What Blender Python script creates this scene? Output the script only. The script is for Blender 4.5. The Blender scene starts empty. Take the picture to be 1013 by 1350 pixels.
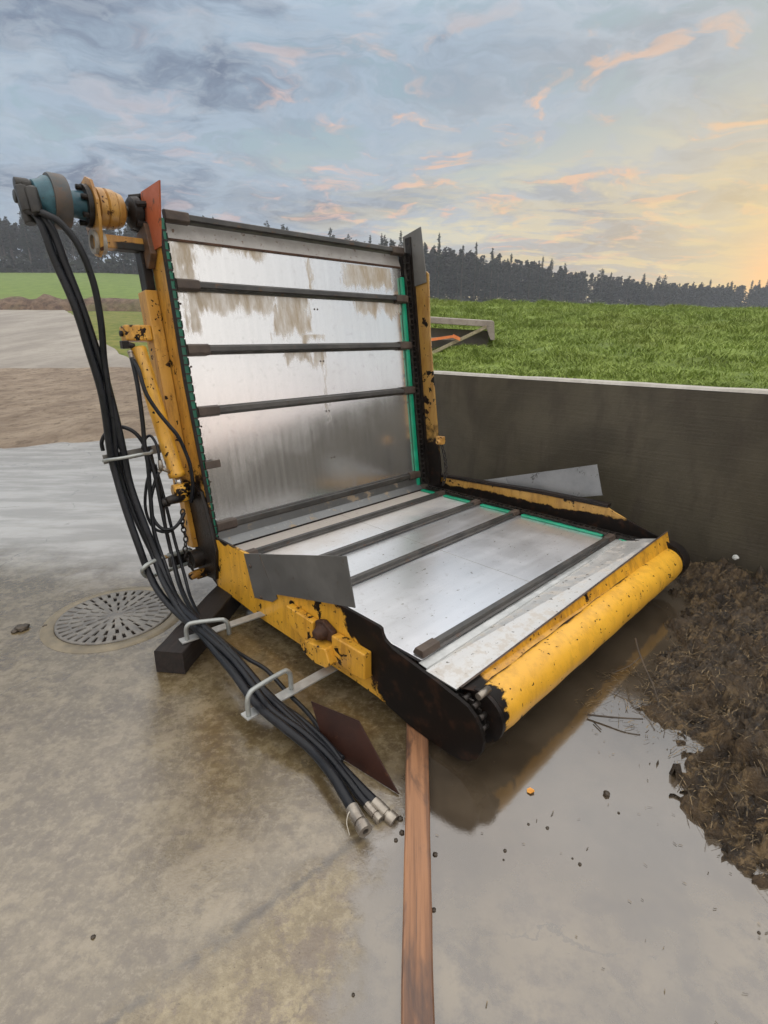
import bpy, bmesh, math, random
import numpy as np
from mathutils import Vector, Matrix, noise as mnoise
rnd = random.Random(7)
rng = np.random.default_rng(11)
sc = bpy.context.scene
COL = sc.collection
R = math.radians
PI = math.pi

# ------------------------------------------------------------------ helpers
def lin(r, g, b):
    f = lambda c: (c/255/12.92 if c/255 <= .04045 else ((c/255+.055)/1.055)**2.4)
    return (f(r), f(g), f(b), 1.0)

class MB:
    """collects geometry of ONE mesh"""
    def __init__(s): s.v = []; s.f = []; s.sm = []
    def add(s, vs, fs, smooth=False):
        o = len(s.v); s.v += [tuple(v) for v in vs]
        s.f += [tuple(i+o for i in f) for f in fs]; s.sm += [smooth]*len(fs); return s
    def box(s, x0, x1, y0, y1, z0, z1, fr=None):
        P = [(x, y, z) for x in (x0, x1) for y in (y0, y1) for z in (z0, z1)]
        if fr: P = [fr(*p) for p in P]
        return s.add(P, [(0,1,3,2),(4,6,7,5),(0,4,5,1),(2,3,7,6),(0,2,6,4),(1,5,7,3)])
    def hexa(s, P):   # 8 points, bottom loop then top loop
        return s.add(P, [(3,2,1,0),(4,5,6,7),(0,1,5,4),(1,2,6,5),(2,3,7,6),(3,0,4,7)])
    def prism(s, poly, fn, a, b):   # poly of 2d points, fn(u,v,w) -> point, from w=a to w=b
        n = len(poly)
        P = [fn(u, v, a) for u, v in poly] + [fn(u, v, b) for u, v in poly]
        return s.add(P, [tuple(range(n))[::-1], tuple(range(n, 2*n))] + [(i, (i+1) % n, n+(i+1) % n, n+i) for i in range(n)])
    def tube(s, pts, r, seg=8, cap=True, res=0):
        pts = [Vector(p) for p in pts]
        if res: pts = smooth_path(pts, res)
        n = len(pts); rs = r if isinstance(r, (list, tuple)) else [r]*n
        if len(rs) != n: rs = [rs[0] + (rs[-1]-rs[0])*i/(n-1) for i in range(n)]
        t0 = (pts[1]-pts[0]).normalized()
        up = Vector((0,0,1)) if abs(t0.z) < .9 else Vector((1,0,0))
        nx = t0.cross(up).normalized(); V = []
        for i in range(n):
            t = ((pts[min(i+1, n-1)]-pts[max(i-1, 0)])).normalized()
            nx = (nx - t*nx.dot(t)).normalized(); ny = t.cross(nx)
            for k in range(seg):
                a = 2*PI*k/seg
                V.append(pts[i]+(nx*math.cos(a)+ny*math.sin(a))*rs[i])
        F = [(i*seg+k, i*seg+(k+1) % seg, (i+1)*seg+(k+1) % seg, (i+1)*seg+k) for i in range(n-1) for k in range(seg)]
        s.add(V, F, True)
        if cap:
            o = len(s.v)-len(V)
            s.f += [tuple(o+k for k in range(seg))[::-1], tuple(o+(n-1)*seg+k for k in range(seg))]; s.sm += [False, False]
        return s
    def lathe(s, prof, c, axis, seg=32):   # prof: list of (distance along axis, radius)
        c = Vector(c); ax = Vector(axis).normalized()
        up = Vector((0,0,1)) if abs(ax.z) < .9 else Vector((1,0,0))
        nx = ax.cross(up).normalized(); ny = ax.cross(nx); V = []
        for d, r in prof:
            for k in range(seg):
                a = 2*PI*k/seg; V.append(c+ax*d+(nx*math.cos(a)+ny*math.sin(a))*max(r, 1e-4))
        F = [(i*seg+k, i*seg+(k+1) % seg, (i+1)*seg+(k+1) % seg, (i+1)*seg+k) for i in range(len(prof)-1) for k in range(seg)]
        return s.add(V, F, True)
    def build(s, name, mat, parent=None, bevel=0, autosmooth=False, loc=None):
        me = bpy.data.meshes.new(name); me.from_pydata(s.v, [], s.f); me.update()
        me.polygons.foreach_set('use_smooth', s.sm)
        bm = bmesh.new(); bm.from_mesh(me); bmesh.ops.recalc_face_normals(bm, faces=bm.faces); bm.to_mesh(me); bm.free()
        me.materials.append(mat)
        o = bpy.data.objects.new(name, me); COL.objects.link(o)
        if parent: o.parent = parent
        if loc is not None: o.location = loc
        if autosmooth:
            me.set_sharp_from_angle(angle=R(38))
        if bevel:
            b = o.modifiers.new('bevel', 'BEVEL'); b.width = bevel; b.segments = 2; b.limit_method = 'ANGLE'; b.angle_limit = R(40)
        return o

def smooth_path(pts, k):
    out = []; n = len(pts)
    for i in range(n-1):
        p0, p1, p2, p3 = pts[max(i-1,0)], pts[i], pts[i+1], pts[min(i+2,n-1)]
        for j in range(k):
            t = j/k
            out.append(.5*((2*p1)+(p2-p0)*t+(2*p0-5*p1+4*p2-p3)*t*t+(3*p1-p0-3*p2+p3)*t*t*t))
    out.append(pts[-1]); return out

def np_mesh(name, V, F, mat, smooth=False, parent=None):
    me = bpy.data.meshes.new(name)
    V = np.asarray(V, np.float32).reshape(-1, 3); F = np.asarray(F, np.int32); k = F.shape[1]
    me.vertices.add(len(V)); me.vertices.foreach_set('co', V.ravel())
    me.loops.add(F.size); me.loops.foreach_set('vertex_index', F.ravel())
    me.polygons.add(len(F)); me.polygons.foreach_set('loop_start', np.arange(0, F.size, k, dtype=np.int32))
    me.polygons.foreach_set('loop_total', np.full(len(F), k, np.int32))
    me.update(calc_edges=True); me.validate()
    if smooth: me.polygons.foreach_set('use_smooth', np.ones(len(me.polygons), bool))
    me.materials.append(mat)
    o = bpy.data.objects.new(name, me); COL.objects.link(o)
    if parent: o.parent = parent
    return o

def tag(o, label=None, cat=None, group=None, kind=None):
    if label: o['label'] = label
    if cat: o['category'] = cat
    if group: o['group'] = group
    if kind: o['kind'] = kind
    return o

def empty(name, loc=(0,0,0), rz=0):
    o = bpy.data.objects.new(name, None); COL.objects.link(o)
    o.location = loc; o.rotation_euler = (0,0,rz); o.empty_display_size = .2; return o

def fbm(x, y, z=0., oct=4):
    return mnoise.fractal(Vector((x, y, z)), .6, 2.0, oct)

# ------------------------------------------------------------------ node helper
class T:
    def __init__(s, tree): s.t = tree; s.n = tree.nodes; s.l = tree.links
    def put(s, sock, v):
        if v is None: return
        if hasattr(v, 'is_output') or isinstance(v, bpy.types.NodeSocket): s.l.new(v, sock)
        else: sock.default_value = v
    def math(s, op, a, b=None, c=None, clamp=False):
        n = s.n.new('ShaderNodeMath'); n.operation = op; n.use_clamp = clamp
        s.put(n.inputs[0], a); s.put(n.inputs[1], b); s.put(n.inputs[2], c); return n.outputs[0]
    def vmath(s, op, a, b=None, scale=None):
        n = s.n.new('ShaderNodeVectorMath'); n.operation = op
        s.put(n.inputs[0], a); s.put(n.inputs[1], b)
        if scale is not None: s.put(n.inputs['Scale'], scale)
        return n.outputs['Value'] if op in ('DOT_PRODUCT', 'LENGTH') else n.outputs[0]
    def mix(s, f, a, b, mode='MIX'):
        n = s.n.new('ShaderNodeMix'); n.data_type = 'RGBA'; n.blend_type = mode
        s.put(n.inputs[0], f); s.put(n.inputs[6], a); s.put(n.inputs[7], b); return n.outputs[2]
    def noise(s, vec, scale, detail=4, rough=.55, dist=0, out=0):
        n = s.n.new('ShaderNodeTexNoise'); s.put(n.inputs['Vector'], vec)
        n.inputs['Scale'].default_value = scale; n.inputs['Detail'].default_value = detail
        n.inputs['Roughness'].default_value = rough; n.inputs['Distortion'].default_value = dist
        return n.outputs[out]
    def voro(s, vec, scale, out='Distance', feature='F1'):
        n = s.n.new('ShaderNodeTexVoronoi'); n.feature = feature; s.put(n.inputs['Vector'], vec); n.inputs['Scale'].default_value = scale
        return n.outputs[out]
    def step(s, v, a, b):   # smoothstep a..b
        n = s.n.new('ShaderNodeMapRange'); n.interpolation_type = 'SMOOTHSTEP'
        s.put(n.inputs[0], v); s.put(n.inputs[1], a); s.put(n.inputs[2], b); return n.outputs[0]
    def rng(s, v, a, b, c, d):
        n = s.n.new('ShaderNodeMapRange'); s.put(n.inputs[0], v)
        for i, q in enumerate((a, b, c, d)): s.put(n.inputs[i+1], q)
        return n.outputs[0]
    def obj(s): return s.n.new('ShaderNodeTexCoord').outputs['Object']
    def xyz(s, v):
        n = s.n.new('ShaderNodeSeparateXYZ'); s.put(n.inputs[0], v); return n.outputs
    def comb(s, x, y, z):
        n = s.n.new('ShaderNodeCombineXYZ'); s.put(n.inputs[0], x); s.put(n.inputs[1], y); s.put(n.inputs[2], z); return n.outputs[0]
    def scalev(s, v, sx, sy, sz): return s.vmath('MULTIPLY', v, (sx, sy, sz))
    def bump(s, h, strength=.3, dist=.01, nrm=None):
        n = s.n.new('ShaderNodeBump'); n.inputs['Strength'].default_value = strength; n.inputs['Distance'].default_value = dist
        s.put(n.inputs['Height'], h)
        if nrm is not None: s.put(n.inputs['Normal'], nrm)
        return n.outputs[0]

MATS = {}
def material(name, fn):
    if name in MATS: return MATS[name]
    m = bpy.data.materials.new(name); m.use_nodes = True
    t = T(m.node_tree); p = m.node_tree.nodes['Principled BSDF']
    kw = fn(t)
    for k, v in kw.items(): t.put(p.inputs[k], v)
    MATS[name] = m; return m

def rough_metal(name, c1, c2, rough=.5, metal=0., scale=14, bumpy=.25, spots=None, wet=0., spec=.5):
    def fn(t):
        o = t.obj(); n = t.noise(o, scale, 6, .65); n2 = t.noise(o, scale*.23, 3)
        f = t.step(t.math('ADD', t.math('MULTIPLY', n, .6), t.math('MULTIPLY', n2, .5)), .4, .72)
        c = t.mix(f, c1, c2)
        if spots: c = t.mix(t.step(t.noise(o, scale*2.3, 5, .7), .60, .66), c, spots)
        return {'Base Color': c, 'Metallic': metal, 'Roughness': t.rng(n, .3, .7, rough*.75, min(1, rough*1.25)),
                'Normal': t.bump(n, bumpy, .006), 'Coat Weight': wet, 'Coat Roughness': .15, 'Specular IOR Level': spec}
    return material(name, fn)

def chipped_yellow(name, base=(.62,.30,.025,1), base2=(.50,.23,.02,1), amount=.62, scale=9, zone=None, streak=.5, dark=(.007,.005,.004,1), rough=.42, fade=None):
    """old yellow paint with rust chips; zone(t, x, y, z, jitter) -> 0..1 area where the paint is gone"""
    def fn(t):
        o = t.obj(); x, y, z = t.xyz(o)
        n = t.noise(o, scale, 8, .62, .4); n2 = t.noise(o, scale*4.5, 5, .6); big = t.noise(o, 2.1, 4)
        c = t.mix(t.step(big, .35, .65), base, base2)
        c = t.mix(t.math('MULTIPLY', t.step(t.noise(t.scalev(o, 5, 5, 1.2), 3.2, 7, .72), .43, .62), streak), c, (.20,.088,.018,1))
        chips = t.step(t.math('ADD', n, t.math('MULTIPLY', t.math('SUBTRACT', n2, .5), .22)), amount, amount+.018)
        specks = t.step(t.noise(o, 46, 3, .5), .67, .70)
        m = t.math('MAXIMUM', chips, specks)
        if zone:
            j = t.math('MULTIPLY', t.math('SUBTRACT', t.noise(o, 5.5, 8, .66, .3), .5), 1.0)
            m = t.math('MAXIMUM', m, zone(t, x, y, z, j))
        dk = t.mix(t.step(t.noise(o, 17, 5), .50, .72), dark, (.030,.014,.008,1))
        return {'Base Color': t.mix(m, c, dk), 'Roughness': t.math('ADD', rough, t.math('MULTIPLY', m, .08)), 'Specular IOR Level': t.rng(m, 0., 1., .45, .16),
                'Normal': t.bump(t.math('ADD', t.math('MULTIPLY', m, -.6), t.math('MULTIPLY', n2, .25)), .55, .004),
                'Coat Weight': t.math('MULTIPLY', t.math('SUBTRACT', 1.0, m), .25), 'Coat Roughness': .22}
    return material(name, fn)

# ------------------------------------------------------------------ camera
cam = bpy.data.cameras.new('Camera'); camo = bpy.data.objects.new('Camera', cam); COL.objects.link(camo)
cam.sensor_fit = 'HORIZONTAL'; cam.sensor_width = 36; cam.lens = 24.824; cam.clip_start = .05; cam.clip_end = 3000
camo.matrix_world = Matrix(((.9999976, -.0022003, 0, 0), (.0007019, .3189877, -.9477586, 0), (.0020854, .9477563, .3189885, 1.521), (0,0,0,1)))
sc.camera = camo
sc.view_settings.view_transform = 'Standard'; sc.view_settings.look = 'None'; sc.view_settings.exposure = EXPOSURE = 0.34
sc.view_settings.gamma = 1.0

# ------------------------------------------------------------------ sky
SUN_AZ = R(35.5)     # to the right of the view direction (+Y)
SUN_EL = R(4.3)
SD = (math.sin(SUN_AZ)*math.cos(SUN_EL), math.cos(SUN_AZ)*math.cos(SUN_EL), math.sin(SUN_EL))
world = bpy.data.worlds.new('World'); sc.world = world; world.use_nodes = True
def sky():
    t = T(world.node_tree); bg = world.node_tree.nodes['Background']
    d = t.n.new('ShaderNodeTexCoord').outputs['Generated']
    x, y, z = t.xyz(d)
    nis = t.n.new('ShaderNodeTexSky'); nis.sky_type = 'NISHITA'; nis.sun_disc = False
    nis.sun_elevation = SUN_EL; nis.sun_rotation = SUN_AZ; nis.air_density = 1.2; nis.dust_density = 2.0
    zz = t.math('MAXIMUM', z, 0.0)
    inv = t.math('DIVIDE', 1.0, t.math('ADD', zz, .13))
    p = t.comb(t.math('MULTIPLY', x, inv), t.math('MULTIPLY', y, inv), 0.0)
    az = t.math('DIVIDE', t.vmath('DOT_PRODUCT', d, (math.sin(SUN_AZ), math.cos(SUN_AZ), 0)), t.math('SQRT', t.math('ADD', t.math('ADD', t.math('MULTIPLY', x, x), t.math('MULTIPLY', y, y)), .0001)))
    sunny = t.step(az, .55, 1.0)                       # 1 towards the sunset
    near = t.vmath('DOT_PRODUCT', d, SD)
    low = t.math('SUBTRACT', 1.0, t.step(zz, 0.0, .34))  # 1 at the horizon
    # clear gaps
    gap = t.mix(low, lin(154,182,198), lin(212,220,222))
    gap = t.mix(t.math('MULTIPLY', sunny, low), gap, lin(253,232,176))
    gap = t.mix(.12, gap, t.mix(1.0, nis.outputs[0], (.1,.1,.1,1), 'MULTIPLY'))
    # cloud decks, stretched by the perspective of the flat layer
    warp = t.noise(p, 1.6, 4, .55, 0, 1)
    q = t.vmath('ADD', p, t.vmath('SCALE', t.vmath('SUBTRACT', warp, (.5,.5,.5)), None, .75))
    n1 = t.noise(t.vmath('ADD', t.scalev(q, .80, 1.05, 1), (3.3, 5.2, 1.4)), 1.0, 10, .60)
    n2 = t.noise(t.vmath('ADD', t.scalev(q, 2.2, 3.2, 1), (8.2, 4.4, 2.3)), 1.0, 9, .62)
    n3 = t.noise(t.vmath('ADD', q, (1.2, 7.7, 5.1)), 7.0, 6, .62)
    deck = t.math('ADD', t.math('MULTIPLY', n1, .66), t.math('ADD', t.math('MULTIPLY', n2, .34), t.math('MULTIPLY', t.math('SUBTRACT', n3, .5), .16)))
    cov = t.step(deck, .39, .47)
    thick = t.step(deck, .455, .60)
    cl = t.mix(thick, lin(166,184,202), lin(104,118,142))
    cl = t.mix(t.math('MULTIPLY', sunny, t.math('MULTIPLY', low, .75)), cl, lin(200,184,164))
    cl = t.mix(t.math('MULTIPLY', t.step(n3, .45, .60), .42), cl, lin(190,201,212))
    cl = t.mix(t.math('MULTIPLY', t.step(n2, .50, .38), .35), cl, lin(104,116,136))
    colr = t.mix(t.math('MULTIPLY', cov, .95), gap, cl)
    # sunset light on cloud edges
    n4 = t.noise(t.vmath('ADD', t.scalev(q, 3.6, 5.0, 1), (5.5, 2.2, 9.0)), 1.0, 8, .62)
    edge = t.math('MULTIPLY', t.step(n4, .52, .64), t.step(deck, .38, .47))
    pink = t.math('MULTIPLY', edge, t.math('MULTIPLY', t.step(az, .35, .90), t.math('SUBTRACT', 1.0, t.step(zz, .30, .46))))
    colr = t.mix(t.math('MULTIPLY', pink, .68), colr, t.mix(sunny, lin(244,200,184), lin(254,196,150)))
    streak = t.step(t.noise(t.vmath('ADD', t.scalev(p, 1.5, 3.0, 1), (2.5, 9.2, 1.0)), 1.5, 8, .62, .5), .48, .60)
    colr = t.mix(t.math('MULTIPLY', t.math('MULTIPLY', streak, sunny), t.math('MULTIPLY', low, .85)), colr, lin(255,230,160))
    glow = t.math('POWER', t.math('MAXIMUM', near, 0.0), 70.0)
    colr = t.mix(t.math('MULTIPLY', glow, .8), colr, lin(255,224,138))
    colr = t.mix(t.math('MULTIPLY', t.math('POWER', t.math('MAXIMUM', near, 0.0), 12.0), .28), colr, lin(252,220,160))
    core = t.math('POWER', t.math('MAXIMUM', near, 0.0), 520.0)
    colr = t.mix(t.math('MULTIPLY', core, .95), colr, (1.5,.74,.20,1))
    # the cloud deck is thinner and brighter overhead and behind the viewer
    over = t.step(zz, .38, .74)
    back = t.math('MULTIPLY', t.step(y, .30, -.35), t.step(zz, -.01, .05))
    gain = t.math('ADD', .84, t.math('MAXIMUM', t.math('MULTIPLY', over, OVER), t.math('MULTIPLY', back, BACK)))
    pale = t.mix(t.step(zz, .02, .22), lin(238,206,186), lin(224,217,209))
    colr = t.mix(t.math('MULTIPLY', t.math('MAXIMUM', over, back), .75), colr, pale)
    below = t.step(z, -.02, -.10)
    colr = t.mix(below, t.vmath('SCALE', colr, None, gain), (.05,.05,.045,1))
    t.l.new(t.vmath('SCALE', colr, None, 10.0), bg.inputs['Color'])
    bg.inputs['Strength'].default_value = 0.1
OVER, BACK = 1.45, .72
sky()
sun = bpy.data.lights.new('sun', 'SUN'); sun.energy = .9; sun.angle = R(12); sun.color = (1, .78, .52)
suno = bpy.data.objects.new('sun', sun); COL.objects.link(suno); suno.rotation_mode = 'QUATERNION'
suno.rotation_quaternion = Vector(SD).to_track_quat('Z', 'Y')

# ------------------------------------------------------------------ terrain
def sstep(a, b, x):
    t = min(1, max(0, (x-a)/(b-a))); return t*t*(3-2*t)
def z_left(v):
    if v < 16: return 0
    if v < 24: return .095*(v-16)**2/16
    if v < 66: return .38+.093*(v-24)
    if v < 166: return 4.286+.138*(v-66)
    return 18.1+.02*(v-166)
def z_right(v): return 0 if v < 14 else min(10, .048*(v-14))
def ground_z(u, v):
    if v < 12: return 0.
    r = u/v; k = sstep(-.5, .12, r)
    return z_left(v)*(1-k)+z_right(v)*k

def m_field(t):
    o = t.obj(); x, y, z = t.xyz(o)
    n = t.noise(o, .05, 5); n2 = t.noise(t.scalev(o, 1, .4, 1), .9, 6, .7)
    g = t.mix(t.step(n2, .35, .68), (.125,.185,.040,1), (.18,.245,.060,1))
    verge = t.mix(t.step(t.noise(o, 1.6, 6, .7), .38, .65), (.10,.135,.025,1), (.225,.21,.055,1))
    c = t.mix(t.step(y, 58., 64.), verge, g)
    c = t.mix(t.math('MULTIPLY', t.step(n, .55, .7), .35), c, (.21,.20,.075,1))
    return {'Base Color': c, 'Roughness': .9, 'Specular IOR Level': .15}
us = sorted(set([-700,-500,-350,-260,-200]+[-160+8*i for i in range(41)]+[200,260,350,500,700]+[-60+3*i for i in range(25)]))
vs = sorted(set([-200,-80,-30,-10,0,6,12]+[13+1.5*i for i in range(36)]+[67+5*i for i in range(23)]+[190,210,240,280,340,420,550,800,1300]))
V = [(u, v, ground_z(u, v)-(.06 if v < 20 else .06)) for v in vs for u in us]; nu = len(us)
F = [(j*nu+i, j*nu+i+1, (j+1)*nu+i+1, (j+1)*nu+i) for j in range(len(vs)-1) for i in range(nu-1)]
tag(np_mesh('ground', V, F, material('field_grass', m_field), True), 'open green field rising to the forest', None, None, 'structure')

def sheet(name, pts_fn, nu_, nv_, mat, lift, label):
    """pts_fn(a,b) -> (u,v); draped over the terrain"""
    V = []
    for j in range(nv_+1):
        for i in range(nu_+1):
            u, v = pts_fn(i/nu_, j/nv_); V.append((u, v, ground_z(u, v)+lift(u, v)))
    F = [(j*(nu_+1)+i, j*(nu_+1)+i+1, (j+1)*(nu_+1)+i+1, (j+1)*(nu_+1)+i) for j in range(nv_) for i in range(nu_)]
    return tag(np_mesh(name, V, F, mat, True), label, None, None, 'structure')

# wet concrete yard -----------------------------------------------------------
def m_yard(t):
    """one wet slab: worn concrete under a thin glossy film of water; the film is thickest right of the plank"""
    o = t.obj(); x, y, z = t.xyz(o)
    n_big = t.noise(o, .8, 5, .55); n_mid = t.noise(o, 3.1, 8, .62); n_sm = t.noise(t.vmath('ADD', o, (4,2,0)), 11, 8, .66)
    n_fine = t.noise(o, 32, 8, .74); n_grit = t.noise(o, 170, 3, .6)
    j = t.math('SUBTRACT', n_mid, .5); js = t.math('SUBTRACT', n_sm, .5)
    jit = t.math('ADD', t.math('MULTIPLY', j, .5), t.math('MULTIPLY', js, .22))
    edge = t.rng(y, 1.0, 1.55, -.17, .02)
    right = t.step(t.math('ADD', t.math('SUBTRACT', x, t.math('MULTIPLY', y, .06)), t.math('MULTIPLY', jit, .9)), t.math('SUBTRACT', edge, .07), t.math('ADD', edge, .07))
    jv = t.math('ADD', t.math('SUBTRACT', t.math('MULTIPLY', y, .76), t.math('MULTIPLY', x, .65)), -1.012)
    above = t.step(t.math('ADD', jv, t.math('MULTIPLY', jit, .5)), -.10, .06)
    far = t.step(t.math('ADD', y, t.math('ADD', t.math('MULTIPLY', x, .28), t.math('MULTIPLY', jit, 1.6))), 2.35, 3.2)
    # bare concrete
    c = t.mix(t.step(n_mid, .34, .66), (.130,.098,.052,1), (.215,.172,.100,1))
    c = t.mix(t.math('MULTIPLY', t.step(n_sm, .48, .60), .75), c, (.100,.072,.045,1))
    c = t.mix(t.math('MULTIPLY', t.step(t.noise(t.vmath('ADD', o, (1,8,0)), 7, 8, .7), .50, .62), .70), c, (.330,.268,.160,1))
    c = t.mix(t.math('MULTIPLY', t.step(n_fine, .50, .62), .6), c, (.36,.30,.20,1))
    c = t.mix(t.math('MULTIPLY', t.step(n_fine, .50, .38), .6), c, (.075,.054,.036,1))
    low = t.mix(t.math('MULTIPLY', t.step(t.noise(t.vmath('ADD', o, (7,3,0)), 9, 8, .74), .49, .58), .65), t.mix(.35, c, (.36,.295,.19,1)), (.155,.120,.098,1))
    c = t.mix(above, low, t.mix(.50, c, (.080,.053,.020,1)))
    c = t.mix(t.math('MULTIPLY', above, t.math('MULTIPLY', t.step(n_sm, .46, .56), t.math('MULTIPLY', t.step(n_mid, .48, .56), .55))), c, (.24,.19,.115,1))
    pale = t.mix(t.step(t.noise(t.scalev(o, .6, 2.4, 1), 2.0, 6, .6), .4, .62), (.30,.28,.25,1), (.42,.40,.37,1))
    c = t.mix(far, c, pale)  # far yard paled: grazing sky sheen painted into the base colour
    mud = t.mix(t.step(n_mid, .36, .62), (.052,.038,.024,1), (.085,.064,.042,1))
    show = t.math('MULTIPLY', t.step(y, 1.25, .80), t.math('MULTIPLY', t.step(n_big, .40, .58), t.step(n_sm, .36, .58)))
    mud = t.mix(t.math('MULTIPLY', show, .75), mud, (.21,.165,.095,1))
    c = t.mix(right, c, mud)
    # casting joint running diagonally past the hose ends, and hairline cracks
    jd = t.math('ABSOLUTE', t.math('ADD', jv, t.math('ADD', t.math('MULTIPLY', js, .05), t.math('MULTIPLY', t.math('SUBTRACT', n_fine, .5), .02))))
    joint = t.math('MULTIPLY', t.math('SUBTRACT', 1.0, t.step(jd, .002, t.rng(n_mid, .4, .6, .008, .040))), t.math('MULTIPLY', t.step(x, .1, -.06), t.step(n_sm, .36, .52)))
    c = t.mix(t.math('MULTIPLY', joint, .62), c, (.048,.040,.034,1))
    cr = t.n.new('ShaderNodeTexVoronoi'); cr.feature = 'DISTANCE_TO_EDGE'; cr.inputs['Scale'].default_value = .55
    t.l.new(t.vmath('ADD', o, t.vmath('SCALE', t.noise(o, 2.5, 6, .7, 0, 1), None, .35)), cr.inputs['Vector'])
    crack = t.math('MULTIPLY', t.math('SUBTRACT', 1.0, t.step(cr.outputs['Distance'], .0008, .0035)), t.step(n_mid, .47, .56))
    c = t.mix(t.math('MULTIPLY', crack, .5), c, (.04,.033,.027,1))
    c = t.mix(t.step(t.noise(t.scalev(o, 1, 1.5, 1), 95, 3, .6), .70, .73), c, (.035,.026,.02,1))
    rough = t.math('ADD', t.rng(above, 0., 1., .30, .075), t.math('MULTIPLY', t.step(n_sm, .44, .62), .11))
    rough = t.math('ADD', rough, t.math('MULTIPLY', far, .06))
    rough = t.math('ADD', t.math('MULTIPLY', rough, t.math('SUBTRACT', 1.0, right)), t.math('MULTIPLY', right, t.rng(n_fine, .4, .7, .045, .085)))
    spec = t.math('ADD', t.rng(above, 0., 1., .28, .56), t.math('MULTIPLY', right, .46))
    h = t.math('ADD', t.math('MULTIPLY', n_sm, .5), t.math('ADD', t.math('MULTIPLY', n_fine, .35), t.math('MULTIPLY', n_grit, .2)))
    keep = t.math('SUBTRACT', 1.0, t.math('MULTIPLY', t.math('MAXIMUM', right, t.math('MULTIPLY', above, .8)), .93))
    return {'Base Color': c, 'Roughness': rough, 'IOR': 1.95, 'Specular IOR Level': spec, 'Normal': t.bump(t.math('MULTIPLY', h, keep), .6, .010)}
yard_far = lambda u: 7.31+.54*(u+5.377)
def yard_pt(a, b):
    u = -13+20*a; vf = min(yard_far(u)+.12*math.sin(u*2.1), 12); return u, -3+(vf+3)*b
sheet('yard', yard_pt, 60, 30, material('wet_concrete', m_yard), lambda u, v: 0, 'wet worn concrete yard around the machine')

def m_dirt(t):
    o = t.obj(); n = t.noise(t.scalev(o, 1, .45, 1), 1.5, 8, .7, .3); n2 = t.noise(t.scalev(o, 1, .5, 1), 6.5, 8, .72)
    c = t.mix(t.step(n, .38, .64), (.165,.115,.072,1), (.27,.205,.14,1))
    c = t.mix(t.math('MULTIPLY', t.step(n2, .52, .64), .7), c, (.085,.058,.037,1))
    return {'Base Color': c, 'Roughness': t.rng(n2, .3, .7, .55, .9), 'Normal': t.bump(n2, .8, .06)}
def dirt_pt(a, b):
    u = -34+38*a; v0 = min(yard_far(u), 12)-.7; v1 = 21.6+.25*math.sin(u*.5); return u, max(v0, -2)+(v1-max(v0, -2))*b
sheet('dirt_track', dirt_pt, 130, 60, material('track_dirt', m_dirt), lambda u, v: .002+.03*fbm(u*.7, v*.7)+.016*fbm(u*2.5, v*2.5, 3)+.05*max(-1, min(.6, (v-min(yard_far(u), 12)+.15)/.6)), 'brown muddy strip of earth beyond the yard')
def m_road(t):
    o = t.obj(); x, y, z = t.xyz(o)
    n = t.noise(t.scalev(o, .5, .10, 1), 1.0, 5, .6); n2 = t.noise(o, 2.6, 6, .7)
    c = t.mix(t.step(n, .34, .66), (.235,.205,.17,1), (.34,.305,.255,1))
    c = t.mix(t.math('MULTIPLY', t.step(n2, .48, .7), .45), c, (.15,.125,.10,1))
    return {'Base Color': c, 'Roughness': .7, 'Normal': t.bump(n2, .3, .03)}
RE = [(20.9,-.36),(22.5,-.43),(26,-.485),(32,-.515),(40,-.53),(50,-.545),(61,-.565)]
def road_edge(v):
    for (a, ra), (b, rb) in zip(RE, RE[1:]):
        if v <= b: return (ra+(rb-ra)*(v-a)/(b-a))*v
    return RE[-1][1]*v
def road_pt(a, b):
    v = 20.9+40.3*b; e = road_edge(v)+.25*fbm(v*.6, 1.3); return -95+(e+95)*a, v
sheet('road', road_pt, 60, 40, material('gravel_road', m_road), lambda u, v: .045*min(1, (v-20.9)/1.2)-.035*max(0, 1-(v-20.9)/1.2)+.02*fbm(u*1.3, v*1.3, 4), 'pale gravel road climbing from the yard')

# earth bank with dead weeds between road and field
V = []; F = []; cols = 220; prof = [(0,0),(.4,.55),(1.2,1.05),(2.2,1.25),(3.4,.9),(4.4,0)]
for i in range(cols+1):
    u = -115+115*i/cols
    for (dv, h) in prof:
        v = 61+dv; V.append((u, v+.3*fbm(u*.4, dv), ground_z(u, v)-.05+h*(1+.35*fbm(u*.55, dv*.9, 2))*(1 if u < -12 else max(0, -u/12))))
k = len(prof)
F = [(i*k+j, (i+1)*k+j, (i+1)*k+j+1, i*k+j+1) for i in range(cols) for j in range(k-1)]
def m_bank(t):
    o = t.obj(); n = t.noise(o, 1.6, 7, .7); n2 = t.noise(o, .3, 4)
    c = t.mix(t.step(n, .35, .65), (.075,.045,.032,1), (.19,.13,.085,1))
    return {'Base Color': t.mix(t.math('MULTIPLY', t.step(n2, .5, .7), .5), c, (.12,.13,.04,1)), 'Roughness': .95, 'Normal': t.bump(n, 1, .2)}
tag(np_mesh('earth_bank', V, F, material('earth_bank', m_bank), True), 'low bank of brown earth and dead weeds along the road', None, None, 'structure')

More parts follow.
